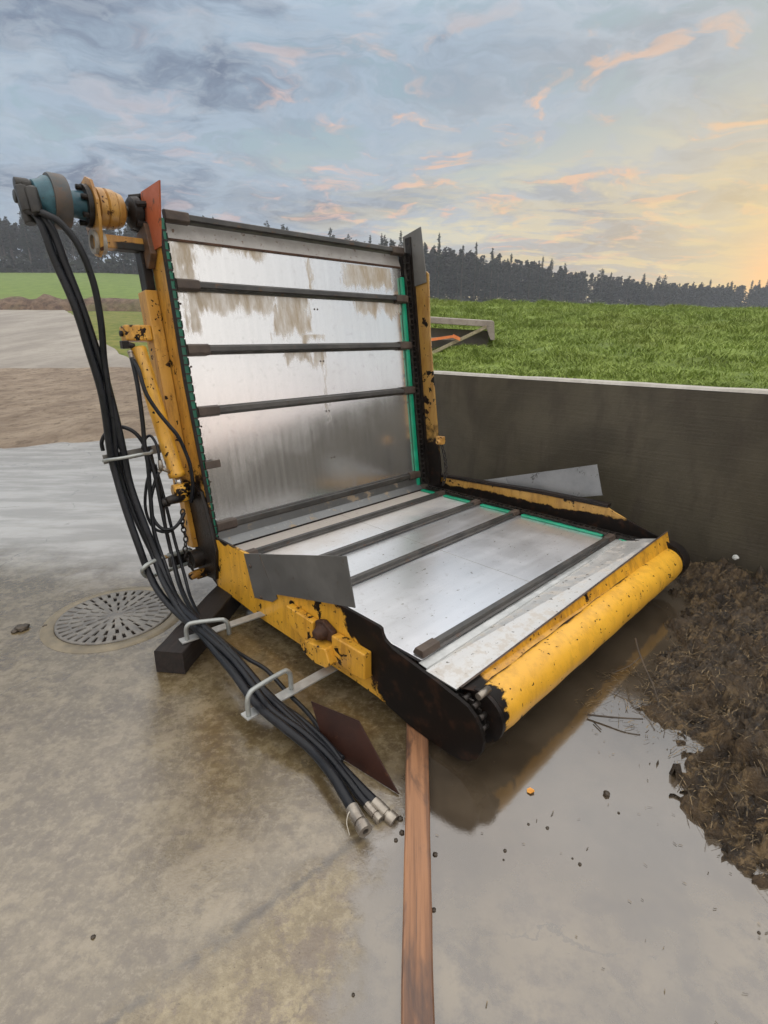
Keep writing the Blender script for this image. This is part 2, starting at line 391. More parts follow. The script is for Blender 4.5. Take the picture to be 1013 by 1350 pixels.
# ------------------------------------------------------------------ concrete wall
WO = Vector((.44, 4.79, 0)); WD = Vector((.747, -.665, 0)).normalized(); WN = Vector((WD.y*-1, WD.x, 0))
def wall_fr(a, b, c): return tuple(WO+WD*a+WN*b+Vector((0,0,c)))
def m_wall(t):
    o = t.obj(); x, y, z = t.xyz(o)
    al = t.math('SUBTRACT', t.math('MULTIPLY', x, .747), t.math('MULTIPLY', y, .665))
    sv = t.comb(al, z, 0.0)
    n = t.noise(t.scalev(sv, 1.3, 1.1, 1), 1.4, 6, .6, .4); n2 = t.noise(t.scalev(sv, 3, .8, 1), 2.0, 7, .66); n3 = t.noise(t.scalev(sv, 1.0, 30, 1), 2.4, 4, .6)
    c = t.mix(t.step(n, .36, .64), (.042,.035,.021,1), (.070,.060,.038,1))
    c = t.mix(t.math('MULTIPLY', t.step(n2, .48, .66), .5), c, (.036,.026,.018,1))
    c = t.mix(t.math('MULTIPLY', t.step(n3, .58, .72), .22), c, (.085,.072,.055,1))
    c = t.mix(t.math('MULTIPLY', t.step(t.math('ADD', z, t.math('MULTIPLY', n, .5)), .65, .25), .55), c, (.028,.021,.014,1))
    c = t.mix(t.math('MULTIPLY', t.step(t.math('ADD', al, t.math('MULTIPLY', n, .10)), 2.05, 2.09), .35), c, (.034,.029,.023,1))
    return {'Base Color': c, 'Roughness': t.rng(n2, .3, .7, .42, .7), 'Normal': t.bump(t.math('ADD', n3, t.math('MULTIPLY', t.noise(o, 60, 5, .65), .9)), .3, .006)}
wl = empty('concrete_wall', tuple(WO+WD*.8)); wl.location.z = 0
tag(wl, 'low dark stained concrete retaining wall with pale top edge below the grass', 'wall')
def wpart(mb, name, mat, **k):
    o = mb.build(name, mat, wl, **k); o.location = -wl.location; return o
mb = MB(); mb.box(-1.9, 7.5, 0, .16, -.1, 1.187, wall_fr)
wpart(mb, 'wall_panel', material('stained_wall', m_wall), bevel=.006)
mb = MB(); segs = 60
for i in range(segs):     # slightly uneven cast top edge
    a0, a1 = -1.9+9.4*i/segs, -1.9+9.4*(i+1)/segs
    h0, h1 = [1.204+.004*fbm(a*2.2, .3)+.004*fbm(a*9, 4) for a in (a0, a1)]
    P = [wall_fr(a0,-.003,1.1885), wall_fr(a1,-.003,1.1885), wall_fr(a1,.164,1.1885), wall_fr(a0,.164,1.1885), wall_fr(a0,.012,h0), wall_fr(a1,.012,h1), wall_fr(a1,.15,h1), wall_fr(a0,.15,h0)]
    mb.add(P, [(0,1,5,4),(4,5,6,7),(2,3,7,6)] + ([(0,4,7,3)] if i == 0 else []) + ([(1,2,6,5)] if i == segs-1 else []))
wpart(mb, 'wall_coping', rough_metal('pale_cement', (.34,.32,.285,1), (.46,.44,.40,1), .8, 0, 30, .3))

# ------------------------------------------------------------------ grass bank
def wall_v(u): return max(-1.6, 4.79-.889*(u-.44))
CREST = 14.0
def bank_z(u, v):
    v0 = wall_v(u)
    s = min(1.0, max(0.0, (v-v0)/(CREST-v0)))
    z = 1.10+(1.17-.022*max(0., u-1))*(s**1.4)
    z += .06*fbm(u*1.6, v*1.6, 7)*min(1, s*6) + .06*fbm(u*.35, v*.35, 2)*min(1, s*3)
    if v > CREST: z = 2.27-.022*max(0., u-1)+.05*fbm(u*1.1, v*1.1, 7)+.06*fbm(u*.35, v*.35, 2)-.05*(v-CREST)-.006*(v-CREST)**2
    if u < -.7: z += (min(z, .55*max(0., v-v0-.3)-.1)-z)*min(1., (-.7-u)/.5)
    k = sstep(-.40, -.06, u/max(v, .5)); return z*k-.3*(1-k)
def m_turf(t):
    o = t.obj(); n = t.noise(o, 1.3, 5, .6); n2 = t.noise(o, 5.5, 6, .65); n3 = t.noise(o, .35, 3)
    c = t.mix(t.step(t.math('ADD', t.math('MULTIPLY', n, .55), t.math('MULTIPLY', n2, .5)), .42, .64), (.105,.15,.028,1), (.21,.28,.055,1))
    c = t.mix(t.math('MULTIPLY', t.step(n3, .5, .68), .4), c, (.17,.19,.045,1))
    return {'Base Color': c, 'Roughness': .75, 'Specular IOR Level': .25, 'Normal': t.bump(n2, .8, .05)}
turf = material('turf', m_turf)
bu_ = [-6+.22*i for i in range(122)]; bs_ = [i/80 for i in range(81)]
V = []
for s in bs_:
    for u in bu_:
        va = wall_v(u)+.24; v = va+(22-va)*s; V.append((u, v, bank_z(u, v)))
n = len(bu_); F = [(j*n+i, j*n+i+1, (j+1)*n+i+1, (j+1)*n+i) for j in range(80) for i in range(n-1)]
tag(np_mesh('grass_bank', V, F, turf, True), 'green grass bank rising behind the concrete wall', None, None, 'structure')
def m_blade(t):
    o = t.obj(); n = t.noise(o, 1.3, 5, .6); n2 = t.noise(o, 6.0, 5, .65); n4 = t.noise(o, 60, 2); n3 = t.noise(o, .35, 3)
    c = t.mix(t.step(t.math('ADD', t.math('MULTIPLY', n, .5), t.math('MULTIPLY', n2, .55)), .42, .66), (.185,.255,.046,1), (.29,.375,.085,1))
    c = t.mix(t.math('MULTIPLY', t.step(n3, .5, .68), .4), c, (.23,.26,.06,1))
    c = t.mix(t.math('MULTIPLY', t.step(n4, .62, .7), .5), c, (.34,.33,.13,1))
    return {'Base Color': c, 'Roughness': .6, 'Specular IOR Level': .3}
NB = 175000
V = np.zeros((NB*5, 3), np.float32); Fq = []; i = 0; tries = 0
while i < NB and tries < NB*4:
    tries += 1
    s = rnd.random()**1.35; u = rnd.uniform(.0, 15.5); v0 = wall_v(u)+.22; v = v0+(15.5-v0)*s
    if v < 1 or u/v > 1.15 or u/v < .05: continue
    cl = fbm(u*2.3, v*2.3, 5)
    if rnd.random() > .62+.9*cl: continue
    dist = math.hypot(u, v); sz = .8+dist*.055
    h = (.030+.030*rnd.random()+.06*max(0, cl))*min(1.5, sz); w = .0028*sz*1.5; a = rnd.uniform(0, 2*PI); b = rnd.uniform(0, 2*PI); ln = h*rnd.uniform(.5, 1.6)
    z = bank_z(u, v)-.01; dx, dy = math.cos(a)*w, math.sin(a)*w; ex, ey = math.cos(b)*ln, math.sin(b)*ln
    V[i*5:i*5+5] = [(u-dx, v-dy, z), (u+dx, v+dy, z), (u+dx*.8+ex*.35, v+dy*.8+ey*.35, z+h*.62), (u-dx*.8+ex*.35, v-dy*.8+ey*.35, z+h*.62), (u+ex, v+ey, z+h*.9)]
    i += 1
NB = i; V = V[:NB*5]; b = np.arange(NB)*5
Fq = np.concatenate([np.stack([b, b+1, b+2], 1), np.stack([b, b+2, b+3], 1), np.stack([b+3, b+2, b+4], 1)])
tag(np_mesh('grass', V, Fq, material('grass_blade', m_blade)), 'tufted green grass covering the bank', 'grass', None, 'stuff')

# ------------------------------------------------------------------ muck heap
POLY = [(2.6,4.2), (1.98,3.70), (1.95,3.25), (1.72,2.60), (1.42,2.26), (1.16,2.04), (1.05,1.89), (1.10,1.76), (1.17,1.67), (1.08,1.50), (1.04,1.36), (1.10,1.22), (1.14,1.10), (1.24,.94), (1.48,.74), (1.9,.62), (2.6,.75), (3.3,.95), (3.8,1.3), (4.05,1.9), (4.1,4.2)]
def sd_poly(x, y):
    d = 1e9; ins = False; n = len(POLY)
    for i in range(n):
        ax, ay = POLY[i]; bx, by = POLY[(i+1) % n]
        ex, ey = bx-ax, by-ay; wx, wy = x-ax, y-ay
        t = max(0, min(1, (wx*ex+wy*ey)/(ex*ex+ey*ey)))
        d = min(d, math.hypot(wx-ex*t, wy-ey*t))
        if (ay > y) != (by > y) and x < (bx-ax)*(y-ay)/(by-ay)+ax: ins = not ins
    return d if ins else -d
def muck_z(x, y):
    d = sd_poly(x, y)+.10*fbm(x*4, y*4, 1)+.09*fbm(x*11, y*11, 2)+.05*fbm(x*26, y*26, 6)
    near = max(0., 1-abs(y-1.95)/.45)*max(0., 1-max(0, x-1.15)/.4)      # thin trampled part by the twig
    if d < 0: return -.03+max(-.03, d*.2)
    base = .13*(1-math.exp(-d*4.5))*(1-.75*near)
    wx, wy = x+.05*fbm(x*7, y*7, 11), y+.05*fbm(x*7, y*7, 12)
    tex = .085*fbm(wx*3.6, wy*3.6, 3)+.115*(.5-abs(fbm(wx*8.5, wy*8.5, 4)))-.035+.030*fbm(wx*22, wy*22, 5)
    return base+tex*min(1, d*6)*(1-.55*near)+.006
gx = np.arange(.85, 4.3, .0145); gy = np.arange(.30, 4.05, .0145)
V = []; idx = -np.ones((len(gy), len(gx)), int)
WLN = (WN.x, WN.y)
for j, y in enumerate(gy):
    for i, x in enumerate(gx):
        if x/y > 1.9: continue
        if (x-WO.x)*WLN[0]+(y-WO.y)*WLN[1] > .02: continue
        z = muck_z(x, y)
        if z < -.045: continue
        idx[j, i] = len(V); V.append((x, y, z))
F = [(idx[j,i], idx[j,i+1], idx[j+1,i+1], idx[j+1,i]) for j in range(len(gy)-1) for i in range(len(gx)-1) if min(idx[j,i], idx[j,i+1], idx[j+1,i+1], idx[j+1,i]) >= 0]
def m_muck(t):
    o = t.obj(); n = t.noise(o, 7, 7, .7, .5); n2 = t.noise(t.scalev(o, 1, 2.5, 1), 30, 6, .7); n3 = t.noise(o, 2.2, 4)
    c = t.mix(t.step(n, .36, .66), (.015,.009,.004,1), (.092,.058,.027,1))
    c = t.mix(t.math('MULTIPLY', t.step(t.noise(o, 13, 8, .74, .8), .50, .62), .75), c, (.225,.150,.070,1))
    c = t.mix(t.math('MULTIPLY', t.step(n3, .5, .64), .35), c, (.075,.058,.042,1))
    return {'Base Color': c, 'Roughness': t.rng(n, .35, .6, .22, .7), 'Normal': t.bump(t.math('ADD', t.noise(o, 55, 5, .7), n), 1.0, .02)}
tag(np_mesh('muck_heap', V, F, material('muck', m_muck), True), 'spread of dark wet manure and straw along the wall', 'manure', None, 'stuff')
V = []; F = []
def m_straw(t):
    o = t.obj(); n = t.noise(o, 45, 2)
    return {'Base Color': t.mix(t.step(n, .42, .66), (.040,.027,.013,1), (.23,.16,.075,1)), 'Roughness': .6}
ns = 0; tries = 0
while ns < 6800 and tries < 150000:
    tries += 1
    x = rnd.uniform(.78, 3.9); y = rnd.uniform(.6, 3.9)
    if x/y > 1.6 or (x-WO.x)*WLN[0]+(y-WO.y)*WLN[1] > -.03: continue
    d = sd_poly(x, y); lim = -.03-.22*max(0, 1-abs(y-1.95)/.4)
    if d < lim or (d < 0 and rnd.random() < .6) or rnd.random() > .35+.9*abs(fbm(x*3, y*3, 9)): continue
    z = max(muck_z(x, y), .002)+rnd.uniform(.001, .012)
    L_ = (.008+.075*rnd.random()**2.2)*(1.6 if rnd.random() < .06 else 1); a = rnd.gauss(.35, .9); w = rnd.uniform(.0006, .0015); tl = rnd.gauss(0, .35) if d > 0 else rnd.gauss(0, .04)
    dx, dy, dz = math.cos(a)*L_/2, math.sin(a)*L_/2, tl*L_/2; px_, py_ = -math.sin(a)*w, math.cos(a)*w; o = len(V)
    bx = rnd.gauss(0, .05)*L_
    V += [(x-dx-px_, y-dy-py_, z-dz), (x-dx+px_, y-dy+py_, z-dz), (x+bx*py_/w*.3+px_, y+py_, z+.004), (x-px_, y-py_, z+.004), (x+dx+px_, y+dy+py_, z+dz), (x+dx-px_, y+dy-py_, z+dz)]
    F += [(o, o+1, o+2, o+3), (o+3, o+2, o+4, o+5)]; ns += 1
for k in range(190):     # bits blown onto the wet slab in front
    x = rnd.uniform(.12, 1.15); y = rnd.uniform(.75, 2.0)
    if sd_poly(x, y) > -.02 or rnd.random() > math.exp(sd_poly(x, y)*2.2): continue
    L_ = rnd.uniform(.003, .015); a = rnd.uniform(0, PI); w = rnd.uniform(.0004, .0012); dx, dy = math.cos(a)*L_/2, math.sin(a)*L_/2; px_, py_ = -math.sin(a)*w, math.cos(a)*w; o = len(V)
    V += [(x-dx-px_, y-dy-py_, .003), (x-dx+px_, y-dy+py_, .003), (x+dx+px_, y+dy+py_, .004), (x+dx-px_, y+dy-py_, .004)]; F += [(o, o+1, o+2, o+3)]
tag(np_mesh('loose_straw', V, F, material('straw', m_straw)), 'loose straw stalks scattered over the manure', 'straw', None, 'stuff')

# twigs, clods, leaf, pale stone
twigm = rough_metal('twig_bark', (.035,.025,.017,1), (.09,.065,.042,1), .6, 0, 40, .5)
mb = MB(); mb.tube([(1.205,2.211,0.140), (1.173,2.108,0.140), (1.162,1.994,0.110), (1.162,1.921,0.085), (1.142,1.821,0.060)], [.0042,.0042,.004,.0032,.0022], 7, res=5)
mb.tube([(1.175,2.081,0.130), (1.118,2.062,0.090), (1.040,2.061,0.050)], [.003,.0018], 6, res=4)
tag(mb.build('twig', twigm), 'thin forked twig arching out of the wet manure edge', 'twig')
mb = MB(); mb.tube([(0.854,1.832,0.012), (0.922,1.806,0.022), (0.991,1.782,0.035), (1.054,1.771,0.040)], [.0045,.005,.0045,.003], 7, res=4)
mb.tube([(0.866,1.793,0.006), (0.880,1.749,0.006)], .0025, 6)
tag(mb.build('stick', twigm), 'short dark stick lying flat at the puddle edge', 'stick')
def clod(name, p, r, mat, label, cat, group=None, sq=.7, seed=0):
    bm = bmesh.new(); bmesh.ops.create_icosphere(bm, subdivisions=3, radius=r)
    for v in bm.verts:
        k = 1+.35*mnoise.noise(v.co*(2.2/r)+Vector((seed*3.1,0,0)))+.15*mnoise.noise(v.co*(6/r)); v.co *= k; v.co.z *= sq
    me = bpy.data.meshes.new(name); bm.to_mesh(me); bm.free(); me.materials.append(mat)
    for pl_ in me.polygons: pl_.use_smooth = True
    o = bpy.data.objects.new(name, me); COL.objects.link(o); o.location = (p[0], p[1], r*sq*.55+(p[2] if len(p) > 2 else 0)); return tag(o, label, cat, group)
mudm = rough_metal('mud', (.03,.022,.014,1), (.075,.055,.035,1), .5, 0, 60, .6)
clod('mud_clod', (0.777,1.435,0.000), .011, mudm, 'round dark mud clod alone on the puddle by the leaf', 'mud clod', None, .8, 1)
clod('mud_clod', (-1.962,2.519,0.000), .035, mudm, 'flat dark lump of mud left of the drain cover', 'mud clod', None, .4, 2)
clod('mud_clod', (-1.979,2.488,0.000), .018, mudm, 'small mud crumb beside the flat lump left of the drain cover', 'mud clod', None, .5, 3)
CRUMBS = [((0.533,1.303,0.000), .005), ((0.595,1.179,0.000), .005), ((1.008,0.987,0.000), .004), ((0.475,1.317,0.000), .004), ((0.378,1.223,0.000), .005), ((0.367,1.193,0.000), .003), ((0.160,1.210,0.000), .007), ((0.141,1.044,0.000), .006), ((-0.072,0.844,0.000), .004), ((0.579,1.198,0.000), .003), ((0.789,1.361,-0.000), .004), ((0.060,1.285,0.000), .008), ((0.040,1.258,0.000), .006), ((0.056,1.336,0.000), .009), ((-0.770,0.972,0.000), .006), ((-1.850,2.543,0.000), .012)]
for i, (p, r) in enumerate(CRUMBS):
    clod('mud_crumb', p, r, mudm, 'tiny dark crumb of mud on the wet concrete', 'crumb', 'crumbs of mud scattered on the wet concrete', .6, i)
clod('stone', (2.235, 3.10, .17), .018, rough_metal('pale_stone', (.45,.47,.45,1), (.6,.62,.6,1), .6, 0, 20, .3), 'pale round stone on the manure at the foot of the wall', 'stone', None, .9, 5)
p = (0.516,1.447,0.000); mb = MB()
mb.add([(p[0]-.014,p[1]-.004,.004), (p[0]-.004,p[1]-.013,.006), (p[0]+.012,p[1]-.006,.009), (p[0]+.013,p[1]+.005,.005), (p[0]+.001,p[1]+.012,.008), (p[0]-.011,p[1]+.009,.004)], [(0,1,2,3,4,5)])
lf = mb.build('leaf', rough_metal('orange_leaf', (.62,.26,.04,1), (.75,.36,.07,1), .5, 0, 60, .2)); so = lf.modifiers.new('thick', 'SOLIDIFY'); so.thickness = .0012
tag(lf, 'small orange leaf lying on the puddle in front of the machine', 'leaf')

# ------------------------------------------------------------------ drain cover
MC = (-1.515, 2.655, 0)
dr = empty('drain_cover', MC, R(12)); dr.scale = (.94,.94,.8); tag(dr, 'round cast iron drain cover with radial slots in the concrete', 'drain cover')
iron = rough_metal('wet_iron', (.11,.10,.088,1), (.20,.185,.16,1), .38, .0, 22, .3, spots=(.12,.075,.045,1))
mb = MB(); mb.lathe([(.0,.395),(.002,.390),(.009,.375),(.010,.330),(.004,.324)], (0,0,.001), (0,0,1), 72)
mb.build('frame', rough_metal('drain_rim', (.13,.105,.065,1), (.22,.18,.115,1), .4, 0, 12, .4), dr)
mb = MB(); mb.lathe([(0,.0),(0,.325)], (0,0,.0045), (0,0,1), 48)
mb.build('pit', rough_metal('pit_mud_shade', (.006,.004,.003,1), (.014,.009,.006,1), .8, 0, 9, .3, spec=.1), dr)  # mud disc just under the slots, darkened to carry the pit's shade
rad = [0,.035,.055,.100,.114,.168,.182,.238,.251,.308,.322]; NS = 288; V = []; F = []
for z in (.015, .005):
    for r_ in rad:
        for k in range(NS): a = 2*PI*k/NS; V.append((r_*math.cos(a), r_*math.sin(a), z+(.002 if z > .01 and .06 <= r_ < .31 else 0)))
nr = len(rad); band = {2:(12,7,0), 4:(18,5,4), 6:(24,4,2), 8:(36,3,0)}
hole = {}
for ri in range(nr-1):
    for k in range(NS):
        h = False
        if ri in band:
            nn, w_, of = band[ri]; per = NS//nn; h = ((k+of) % per) < w_
        hole[ri, k] = h
for ri in range(nr-1):
    for k in range(NS):
        if hole[ri, k]: continue
        a, b, c, d = ri*NS+k, ri*NS+(k+1) % NS, (ri+1)*NS+(k+1) % NS, (ri+1)*NS+k; o = nr*NS
        F.append((a, d, c, b))
        if hole.get((ri, (k+1) % NS)): F.append((b, c, c+o, b+o))
        if hole.get((ri, (k-1) % NS)): F.append((d, a, a+o, d+o))
        if hole.get((ri+1, k)): F.append((c, d, d+o, c+o))
        if hole.get((ri-1, k)): F.append((a, b, b+o, a+o))
        if ri == nr-2: F.append((c, d, d+o, c+o))
np_mesh('grate', V, F, iron, False, dr)

# ------------------------------------------------------------------ the machine
ROOT = empty('folding_conveyor', (-.988, 2.930, 0), R(44.917))
tag(ROOT, 'yellow folding conveyor unit with upright and flat aluminium beds resting on timbers', 'conveyor')
BU = Vector((0, .13425, .99095)); BN = Vector((0, -.99095, .13425)); BO = Vector((0, 0, .315))
def Bk(x, s, n): v = BO+Vector((x, 0, 0))+BU*s+BN*n; return (v.x, v.y, v.z)

def z_post(t, x, y, z, j): # greasy dark foot of the post
    return t.math('MAXIMUM', t.step(t.math('ADD', z, t.math('MULTIPLY', j, .9)), .74, .66), t.math('MULTIPLY', t.step(t.math('ADD', t.math('SUBTRACT', t.math('MULTIPLY', z, .134), y), t.math('MULTIPLY', j, .10)), .168, .176), 1.0))
Y_post = chipped_yellow('yellow_post', (.60,.325,.055,1), (.50,.25,.032,1), .595, 7, z_post, .55)
def z_rpost(t, x, y, z, j): return t.step(t.math('ADD', z, t.math('MULTIPLY', j, 1.0)), .80, .62)
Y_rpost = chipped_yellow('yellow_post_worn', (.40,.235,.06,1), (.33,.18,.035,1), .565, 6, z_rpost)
def z_bed(t, x, y, z, j):
    front = t.step(t.math('ADD', t.math('ADD', y, t.math('MULTIPLY', t.math('SUBTRACT', .42, z), .85)), t.math('MULTIPLY', j, .34)), -1.165, -1.185)
    rear = t.step(t.math('ADD', y, t.math('MULTIPLY', j, .18)), -.125, -.10)
    top = t.math('MULTIPLY', t.step(t.math('ADD', z, t.math('MULTIPLY', j, .10)), .415, .422), t.step(y, -.50, -.30))
    return t.math('MAXIMUM', t.math('MAXIMUM', front, rear), top)
Y_bed = chipped_yellow('yellow_side_plate', (.72,.38,.032,1), (.60,.30,.022,1), .595, 8, z_bed, .35)
def z_rbed(t, x, y, z, j):
    lowz = t.step(t.math('ADD', z, t.math('ADD', t.math('MULTIPLY', y, .035), t.math('MULTIPLY', j, .10))), .358, .348)
    front = t.step(t.math('ADD', y, t.math('MULTIPLY', j, .12)), -1.60, -1.63)
    return t.math('MAXIMUM', lowz, front)
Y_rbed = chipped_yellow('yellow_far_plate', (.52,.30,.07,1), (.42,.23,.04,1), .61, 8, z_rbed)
def z_roll(t, x, y, z, j):
    ends = t.step(t.math('ADD', x, t.math('MULTIPLY', j, .22)), .058, .048)
    under = t.step(t.math('ADD', z, t.math('MULTIPLY', j, .10)), .150, .135)
    seam = t.math('MULTIPLY', t.step(t.math('ADD', y, t.math('MULTIPLY', j, .05)), -1.878, -1.866), t.step(z, .28, .29))
    return t.math('MAXIMUM', t.math('MAXIMUM', ends, under), seam)
Y_roll = chipped_yellow('yellow_roller', (.80,.43,.035,1), (.72,.37,.028,1), .635, 9, z_roll, .22, rough=.36)
Y_lip = chipped_yellow('yellow_lip', (.72,.37,.028,1), (.60,.29,.02,1), .66, 9, lambda t, x, y, z, j: t.step(t.math('ADD', x, t.math('MULTIPLY', j, .16)), .10, .07), rough=.36)
Y_part = chipped_yellow('yellow_fitting', (.68,.36,.035,1), (.55,.26,.022,1), .585, 14)
Y_cyl = chipped_yellow('yellow_cylinder', (.70,.37,.035,1), (.60,.30,.024,1), .61, 10)
Y_motor = chipped_yellow('yellow_rusty', (.50,.28,.06,1), (.36,.17,.04,1), .58, 20, dark=(.06,.025,.012,1))
BLACK = rough_metal('black_steel', (.006,.005,.005,1), (.020,.013,.010,1), .45, 0, 18, .35, spots=(.045,.022,.013,1), spec=.25)
GREASE = rough_metal('greasy_steel', (.007,.006,.006,1), (.022,.016,.012,1), .34, .1, 24, .5, spots=(.05,.028,.014,1), spec=.35)
SLAT = rough_metal('slat_steel', (.038,.036,.034,1), (.090,.084,.076,1), .42, .35, 10, .25, spots=(.09,.055,.035,1), wet=.2)
SHOE = rough_metal('shoe_rust', (.048,.033,.026,1), (.10,.075,.058,1), .5, .2, 18, .4)
GREYP = rough_metal('grey_plate', (.105,.104,.100,1), (.160,.157,.150,1), .5, .3, 6, .15, spots=(.10,.09,.08,1))
ZINC = rough_metal('galvanised', (.42,.43,.42,1), (.60,.61,.60,1), .38, .55, 16, .2)
ROD = rough_metal('galvanised_rod', (.30,.32,.31,1), (.42,.44,.42,1), .42, .5, 20, .2)
RUST = rough_metal('rusty_plate', (.016,.0055,.0035,1), (.040,.013,.007,1), .45, 0, 7, .4, spots=(.07,.028,.014,1), spec=.3)
RUSTB = rough_metal('rust_brown', (.030,.013,.008,1), (.085,.040,.022,1), .65, 0, 30, .9, spec=.3)
RUBBER = rough_metal('hose_rubber', (.006,.007,.009,1), (.012,.013,.017,1), .34, 0, 30, .12, spec=.3)
GREEN = rough_metal('green_plastic', (.0,.22,.115,1), (.01,.33,.19,1), .35, 0, 9, .1, wet=.2)
DGREEN = rough_metal('dark_green_plastic', (.004,.10,.058,1), (.01,.22,.125,1), .4, 0, 5, .1, spots=(.01,.022,.016,1))
BLUE = rough_metal('motor_blue', (.022,.075,.105,1), (.05,.15,.19,1), .42, 0, 20, .3, spots=(.05,.045,.04,1))
CHAINM = rough_metal('chain_steel', (.016,.015,.015,1), (.055,.045,.038,1), .4, .5, 30, .3)
STEEL = rough_metal('fitting_steel', (.22,.19,.16,1), (.42,.38,.32,1), .35, .7, 24, .3)

def alu(name, mud=0., tone=(.70,.71,.72), rough=.27, streak='z'):
    def fn(t):
        o = t.obj(); x, y, z = t.xyz(o)
        if streak == 'z': sv = t.scalev(o, 22, 1, .8)
        else: sv = t.scalev(o, .7, 18, 1)
        st = t.noise(sv, 1.6, 6, .6); n = t.noise(o, 3, 6, .6); n2 = t.noise(o, 26, 5, .65)
        c = t.mix(t.step(st, .3, .7), (tone[0]*.95, tone[1]*.95, tone[2]*.95, 1), (*tone, 1))
        c = t.mix(t.math('MULTIPLY', t.step(n2, .56, .72), .25), c, (.42,.40,.37,1))
        r = t.math('ADD', t.rng(st, .3, .7, rough-.025, rough+.025), t.math('MULTIPLY', t.step(n, .45, .65), .05))
        met = .92; m = None
        if mud == 'back':   # dried silage juice under the slats: tan curtains that run down and stop unevenly
            s_ = t.math('SUBTRACT', z, .315)
            tot = None
            edge = t.math('MULTIPLY', t.math('SUBTRACT', t.noise(t.comb(t.math('MULTIPLY', x, 10), 0.0, t.math('MULTIPLY', z, 2.5)), 1.0, 7, .72), .5), .34)
            def patch(x0, x1, s0, s1, soft=.03):
                a = t.math('MULTIPLY', t.step(t.math('ADD', x, edge), x0, x0+soft), t.step(t.math('ADD', x, t.math('MULTIPLY', edge, .7)), x1, x1-soft))
                b = t.math('MULTIPLY', t.step(t.math('ADD', s_, edge), s0, s0+.05), t.step(s_, s1+.006, s1-.006))
                return t.math('MULTIPLY', a, b)
            for a in PATCHES:
                q = patch(*a); tot = q if tot is None else t.math('MAXIMUM', tot, q)
            m = t.math('MULTIPLY', tot, t.rng(t.noise(t.scalev(o, 2.2, 1, .5), 7, 7, .72), .34, .62, .18, .85))
        elif mud == 'bed':
            m = t.math('MULTIPLY', t.step(t.math('ADD', y, t.math('MULTIPLY', n, .5)), -.35, .12), .6)
            specks = t.step(t.noise(t.scalev(o, 1, 1.6, 1), 34, 3, .55), .69, .72)
            c = t.mix(t.math('MULTIPLY', specks, .7), c, (.16,.12,.085,1))
        elif mud == 'apron':
            m = t.math('MULTIPLY', t.step(t.noise(o, 16, 6, .7), .46, .62), .35)
            specks = t.step(t.noise(o, 40, 3, .55), .66, .69); c = t.mix(t.math('MULTIPLY', specks, .8), c, (.10,.08,.06,1))
        elif mud == 'fillet':
            m = t.math('MULTIPLY', t.step(t.noise(t.scalev(o, 3, 1, 5), 1.8, 6, .7), .56, .62), .7)
        if m is not None:
            c = t.mix(m, c, (.36,.27,.165,1)); met = t.math('MULTIPLY', t.math('SUBTRACT', 1.0, m), .92); r = t.math('ADD', r, t.math('MULTIPLY', m, .35))
        return {'Base Color': c, 'Metallic': met, 'Roughness': r, 'Normal': t.bump(t.math('ADD', st, t.math('MULTIPLY', n2, .08)), .018, .002)}
    return material(name, fn)
# x0, x1, s(bottom), s(top)
PATCHES = [(.00,.15,1.40,1.69), (.12,.62,1.62,1.69), (.90,.955,1.42,1.67), (1.20,1.70,1.49,1.66), (.02,.13,1.18,1.43), (.10,.62,1.30,1.43), (.60,.90,1.18,1.43), (1.25,1.78,1.32,1.43), (.84,.97,.97,1.10), (.93,.97,.60,1.10), (.80,1.0,1.13,1.20), (.66,.86,1.03,1.10)]

def part(mb, name, mat, parent=None, **k): return mb.build(name, mat, parent or ROOT, **k)

# --- upright frame
mb = MB(); mb.box(-.012, 1.79, .11, 1.69, -.012, 0, Bk)
back_sheet = part(mb, 'back_sheet', alu('back_aluminium', 'back', (.80,.795,.78), .17), bevel=.002)
for s_ in (1.43, 1.10, .77, .45):
    for x_ in (.02, .93, .955, 1.75):
        mb = MB(); mb.lathe([(0,.006),(.002,.006),(.003,.004),(.003,0)], Bk(x_, s_-.06 if x_ < 1 else s_-.07, 0), BN, 8); part(mb, 'rivet', SHOE, back_sheet)
mb = MB(); mb.add([Bk(-.012,1.693,.002), Bk(1.79,1.693,.002), Bk(1.79,1.80,-.03), Bk(-.012,1.80,-.03), Bk(-.012,1.693,-.012), Bk(1.79,1.693,-.012), Bk(1.79,1.80,-.045), Bk(-.012,1.80,-.045)], [(0,1,2,3),(7,6,5,4),(0,4,5,1),(2,6,7,3),(0,3,7,4),(1,5,6,2)])
part(mb, 'top_strip', rough_metal('dull_strip', (.30,.28,.26,1), (.42,.40,.38,1), .5, .3, 12, .2, spots=(.16,.10,.07,1)))
mb = MB(); mb.box(-.012, 1.79, 1.684, 1.696, .003, .008, Bk)
part(mb, 'seam_strip', RUSTB)
mb = MB(); mb.add([(-.012,.008,.425),(1.79,.008,.425),(1.79,-.006,.36),(-.012,-.006,.36),(1.79,-.052,.322),(-.012,-.052,.322)], [(0,1,2,3),(3,2,4,5)])
fl = part(mb, 'corner_plate', alu('corner_aluminium', 'fillet', (.20,.205,.205), .45)); m_ = fl.modifiers.new('thick', 'SOLIDIFY'); m_.thickness = .005
mb = MB(); mb.box(-.01, 1.79, -.062, -.053, .316, .324); part(mb, 'seam_strip', BLACK)
for (a, b) in ((.30,.42),(1.60,1.72)):
    mb = MB(); mb.box(.0, 1.8, a, b, -.11, -.05, Bk); part(mb, 'cross_beam', Y_post, bevel=.004)

